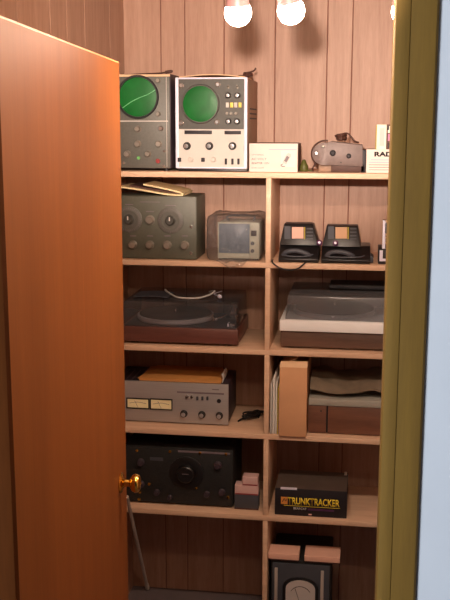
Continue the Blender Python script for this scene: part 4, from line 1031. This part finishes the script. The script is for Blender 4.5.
# logo square with a dark swirl
p0, p1 = at(281, 496.5, Yx), at(288, 505.8, Yx)
b = MB()
zl0 = zc_
xa, xb = p0.x, p0.x + 0.024
b.box(xa, xb, Yx - 0.0008, Yx, zl0, zl0 + 0.0275, 0)
b.tube([(xa + 0.005, Yx - 0.0012, zl0 + 0.008), (xa + 0.012, Yx - 0.0012, zl0 + 0.021), (xa + 0.018, Yx - 0.0012, zl0 + 0.012), (xa + 0.021, Yx - 0.0012, zl0 + 0.021)], 0.0012, 6, 1)
b.build('logo', ['logoorange', 'ink'], r)
p0, p1 = at(281, 509, Yx), at(340, 509, Yx); zl = zc_ - 0.0055
MB().box(p0.x + 0.01, p1.x, Yx - 0.0005, Yx + 0.0005, zl, zl + 0.0015).build('underline', 'logoyellow', r)
q = at(293.5, 512, Yx); e = at(306.5, 512, Yx)
lettering('lettering', 'BEARCAT', q.x, Yx, zc_ - 0.0185, 0.0085, 'whitepaper', r, width=e.x - q.x)
q = at(308, 512, Yx); e = at(334, 512, Yx)
MB().box(q.x, e.x, Yx - 0.0005, Yx + 0.0005, zc_ - 0.019, zc_ - 0.012).build('violet_band', 'violetdark', r)
q = at(310, 516, Yx)
MB().box(q.x - 0.006, q.x + 0.006, Yx - 0.0005, Yx + 0.0005, zb + 0.005, zb + 0.010).build('small_mark', 'cassette', r)
q0, q1 = at(280.5, 488.5, Yx), at(297, 488.5, Yx)
MB().box(q0.x, q1.x, Yx - 0.0004, Yx + 0.010, zt - 0.004, zt + 0.0012).build('white_flash', 'white', r)
q = at(344, 474, min(zk, BACK - 0.02))
MB().box(c.x - 0.014, c.x - 0.004, min(zk, 3.58) - 0.03, min(zk, 3.58) - 0.004, zt + 0.0008, zt + 0.006, 0, 0.001).build('corner_highlight', 'whitepaper', r)  # small white block imitates a highlight on the lid corner

# ================================================================== FLOOR OF THE CLOSET
Yn = FRONT + 0.02
zt = at(302, 561.5, Yn).z
xl, xr = at(271, 570, Yn).x, at(331, 570, Yn).x
r = thing('panel_meter', ((xl + xr) / 2, Yn, 0), 'dark cased panel meter with an arched pale face on the closet floor', 'test instrument')
MB().box(xl, xr, Yn + 0.006, Yn + 0.24, 0.008, zt, 0, 0.005).build('case', 'blackmat', r)
MB().box(xl + 0.005, xr - 0.005, Yn, Yn + 0.008, 0.014, zt - 0.012, 0, 0.003).build('front_panel', 'slate', r)
for x in (xl + 0.02, xr - 0.02):
    for y in (Yn + 0.03, Yn + 0.21): MB().disc((x, y, 0), 0.010, 0.0085, axis=(0, 0, 1), seg=14).build('foot', 'rubber', r)
# meter window, arch topped
cx_ = at(300.5, 595, Yn).x; zc_ = at(300, 590, Yn).z; hw = 0.054
def arch(s, z0, zr, n=14):
    return [(cx_ - s, z0), (cx_ + s, z0)] + [(cx_ + s * math.cos(PI * k / n), zr + s * 0.62 * math.sin(PI * k / n)) for k in range(n + 1)]
MB().prism(arch(hw + 0.012, zc_ - 0.09, zc_ + 0.010), 'y', Yn - 0.010, Yn + 0.002, 0, 0.002).build('meter_housing', 'black', r)
mf = MB().prism(arch(hw, zc_ - 0.078, zc_ + 0.010), 'y', Yn - 0.013, Yn - 0.009, 0).build('meter_face', 'metergrey', r); mf['label'] = 'pale arched meter face'
b = MB()
b.tube([(cx_ + 0.040 * math.cos(math.radians(t)), Yn - 0.0135, zc_ - 0.02 + 0.040 * math.sin(math.radians(t))) for t in range(30, 151, 15)], 0.001, 6)
b.tube([(cx_, Yn - 0.0135, zc_ - 0.05), (cx_ - 0.02, Yn - 0.0135, zc_ + 0.012)], 0.0009, 6, smooth=0)
b.build('needle', 'ink', mf)
for x in (276, 322): 
    q = at(x, 590, Yn); MB().box(q.x - 0.006, q.x + 0.006, Yn - 0.006, Yn + 0.001, 0.03, zt - 0.03, 0, 0.002).build('side_rail', 'alu', r)
knob(r, 300, 620, Yn, 0.016, 'rubber', 0.02)
# two salmon boxes on it
for (x0, x1, y0, y1), lab, rz in (((267.5, 299, 543.5, 555.5), 'left of two salmon boxes on the dark meter, against the divider', 0), ((304.5, 340, 544.8, 558.5), 'right of two salmon boxes on the dark meter, slightly longer', 0)):
    Ys = Yn - 0.004
    p0, p1 = at(x0, y0, Ys), at(x1, y1, Ys)
    zz1 = at((x0 + x1) / 2, y1 - 1.6, Ys).z
    dpt = on((x0 + x1) / 2, y0 + 1, zz1).y - Ys
    xa = max(p0.x, DX1 + 0.002)
    r = thing('salmon_box', ((xa + p1.x) / 2, Ys, zt), lab, 'box', 'salmon boxes on the floor meter')
    MB().box(xa, p1.x, Ys, Ys + dpt, zt + 0.004, zz1, 0, 0.002).build('lid', 'salmon', r)
    MB().box(xa + 0.002, p1.x - 0.002, Ys + 0.002, Ys + dpt - 0.002, zt + 0.0004, zt + 0.004).build('bottom', 'boxside', r)  # dark strip paints the shadow line along the front under the lid
# leaning rod
pb = on(147.5, 588, 0.012); pm = at(131, 515, FRONT - 0.0095); pt = pb + (pm - pb) * 1.22
b = MB(); b.tube([pb, pt], 0.0066, 10, smooth=0)
b.lathe([(0.0095, 0), (0.0085, 0.03), (0.006, 0.034)], pb, (pt - pb), 14)
tag(b.build('rod', 'alu', origin=pb), 'thin grey metal rod leaning against the lowest shelf below the door knob', 'rod')

# ================================================================== LIGHT
def lamp(kind, name, loc, energy, col, **kw):
    d = bpy.data.lights.new(name, kind); d.energy = energy; d.color = col
    for k, v in kw.items(): setattr(d, k, v)
    o = bpy.data.objects.new(name, d); COL.objects.link(o); o.location = loc
    return o
def aim(o, tgt): o.rotation_euler = (Vector(tgt) - o.location).to_track_quat('-Z', 'Y').to_euler()
s = lamp('SPOT', 'hall_spot', (-0.118, 0.62, EYE.z + 0.178), 320, (1.0, 0.80, 0.67), spot_size=math.radians(38), spot_blend=0.6, shadow_soft_size=0.03)
aim(s, (-0.36, 3.6, EYE.z + 0.36))
lamp('POINT', 'door_lamp', (-0.10, 1.42, 2.16), 11, (1.0, 0.76, 0.52), shadow_soft_size=0.03)
w_ = lamp('AREA', 'window_daylight', (-1.2, -0.7, 1.85), 60, (0.90, 0.95, 1.0), shape='RECTANGLE', size=0.8, size_y=1.4)
aim(w_, (0.3, 1.0, 1.5))
wd = bpy.data.worlds.new('World'); SC.world = wd; wd.use_nodes = True
wd.node_tree.nodes['Background'].inputs['Color'].default_value = (0.62, 0.74, 1.0, 1)
wd.node_tree.nodes['Background'].inputs['Strength'].default_value = 0.04

# ================================================================== CAMERA
cam = bpy.data.cameras.new('camera'); co = bpy.data.objects.new('camera', cam); COL.objects.link(co)
cam.sensor_fit = 'VERTICAL'; cam.sensor_height = 24.0; cam.sensor_width = 18.0; cam.lens = FPX / 600 * 24.0
cam.clip_start = 0.02
rx, up, bk = RT, -DN, -FW
co.matrix_world = Matrix(((rx.x, up.x, bk.x, EYE.x), (rx.y, up.y, bk.y, EYE.y), (rx.z, up.z, bk.z, EYE.z), (0, 0, 0, 1)))
SC.camera = co
SC.view_settings.view_transform = 'Standard'; SC.view_settings.look = 'None'
SC.view_settings.exposure = 0.0; SC.view_settings.gamma = 1.0; SC.view_settings.use_curve_mapping = False
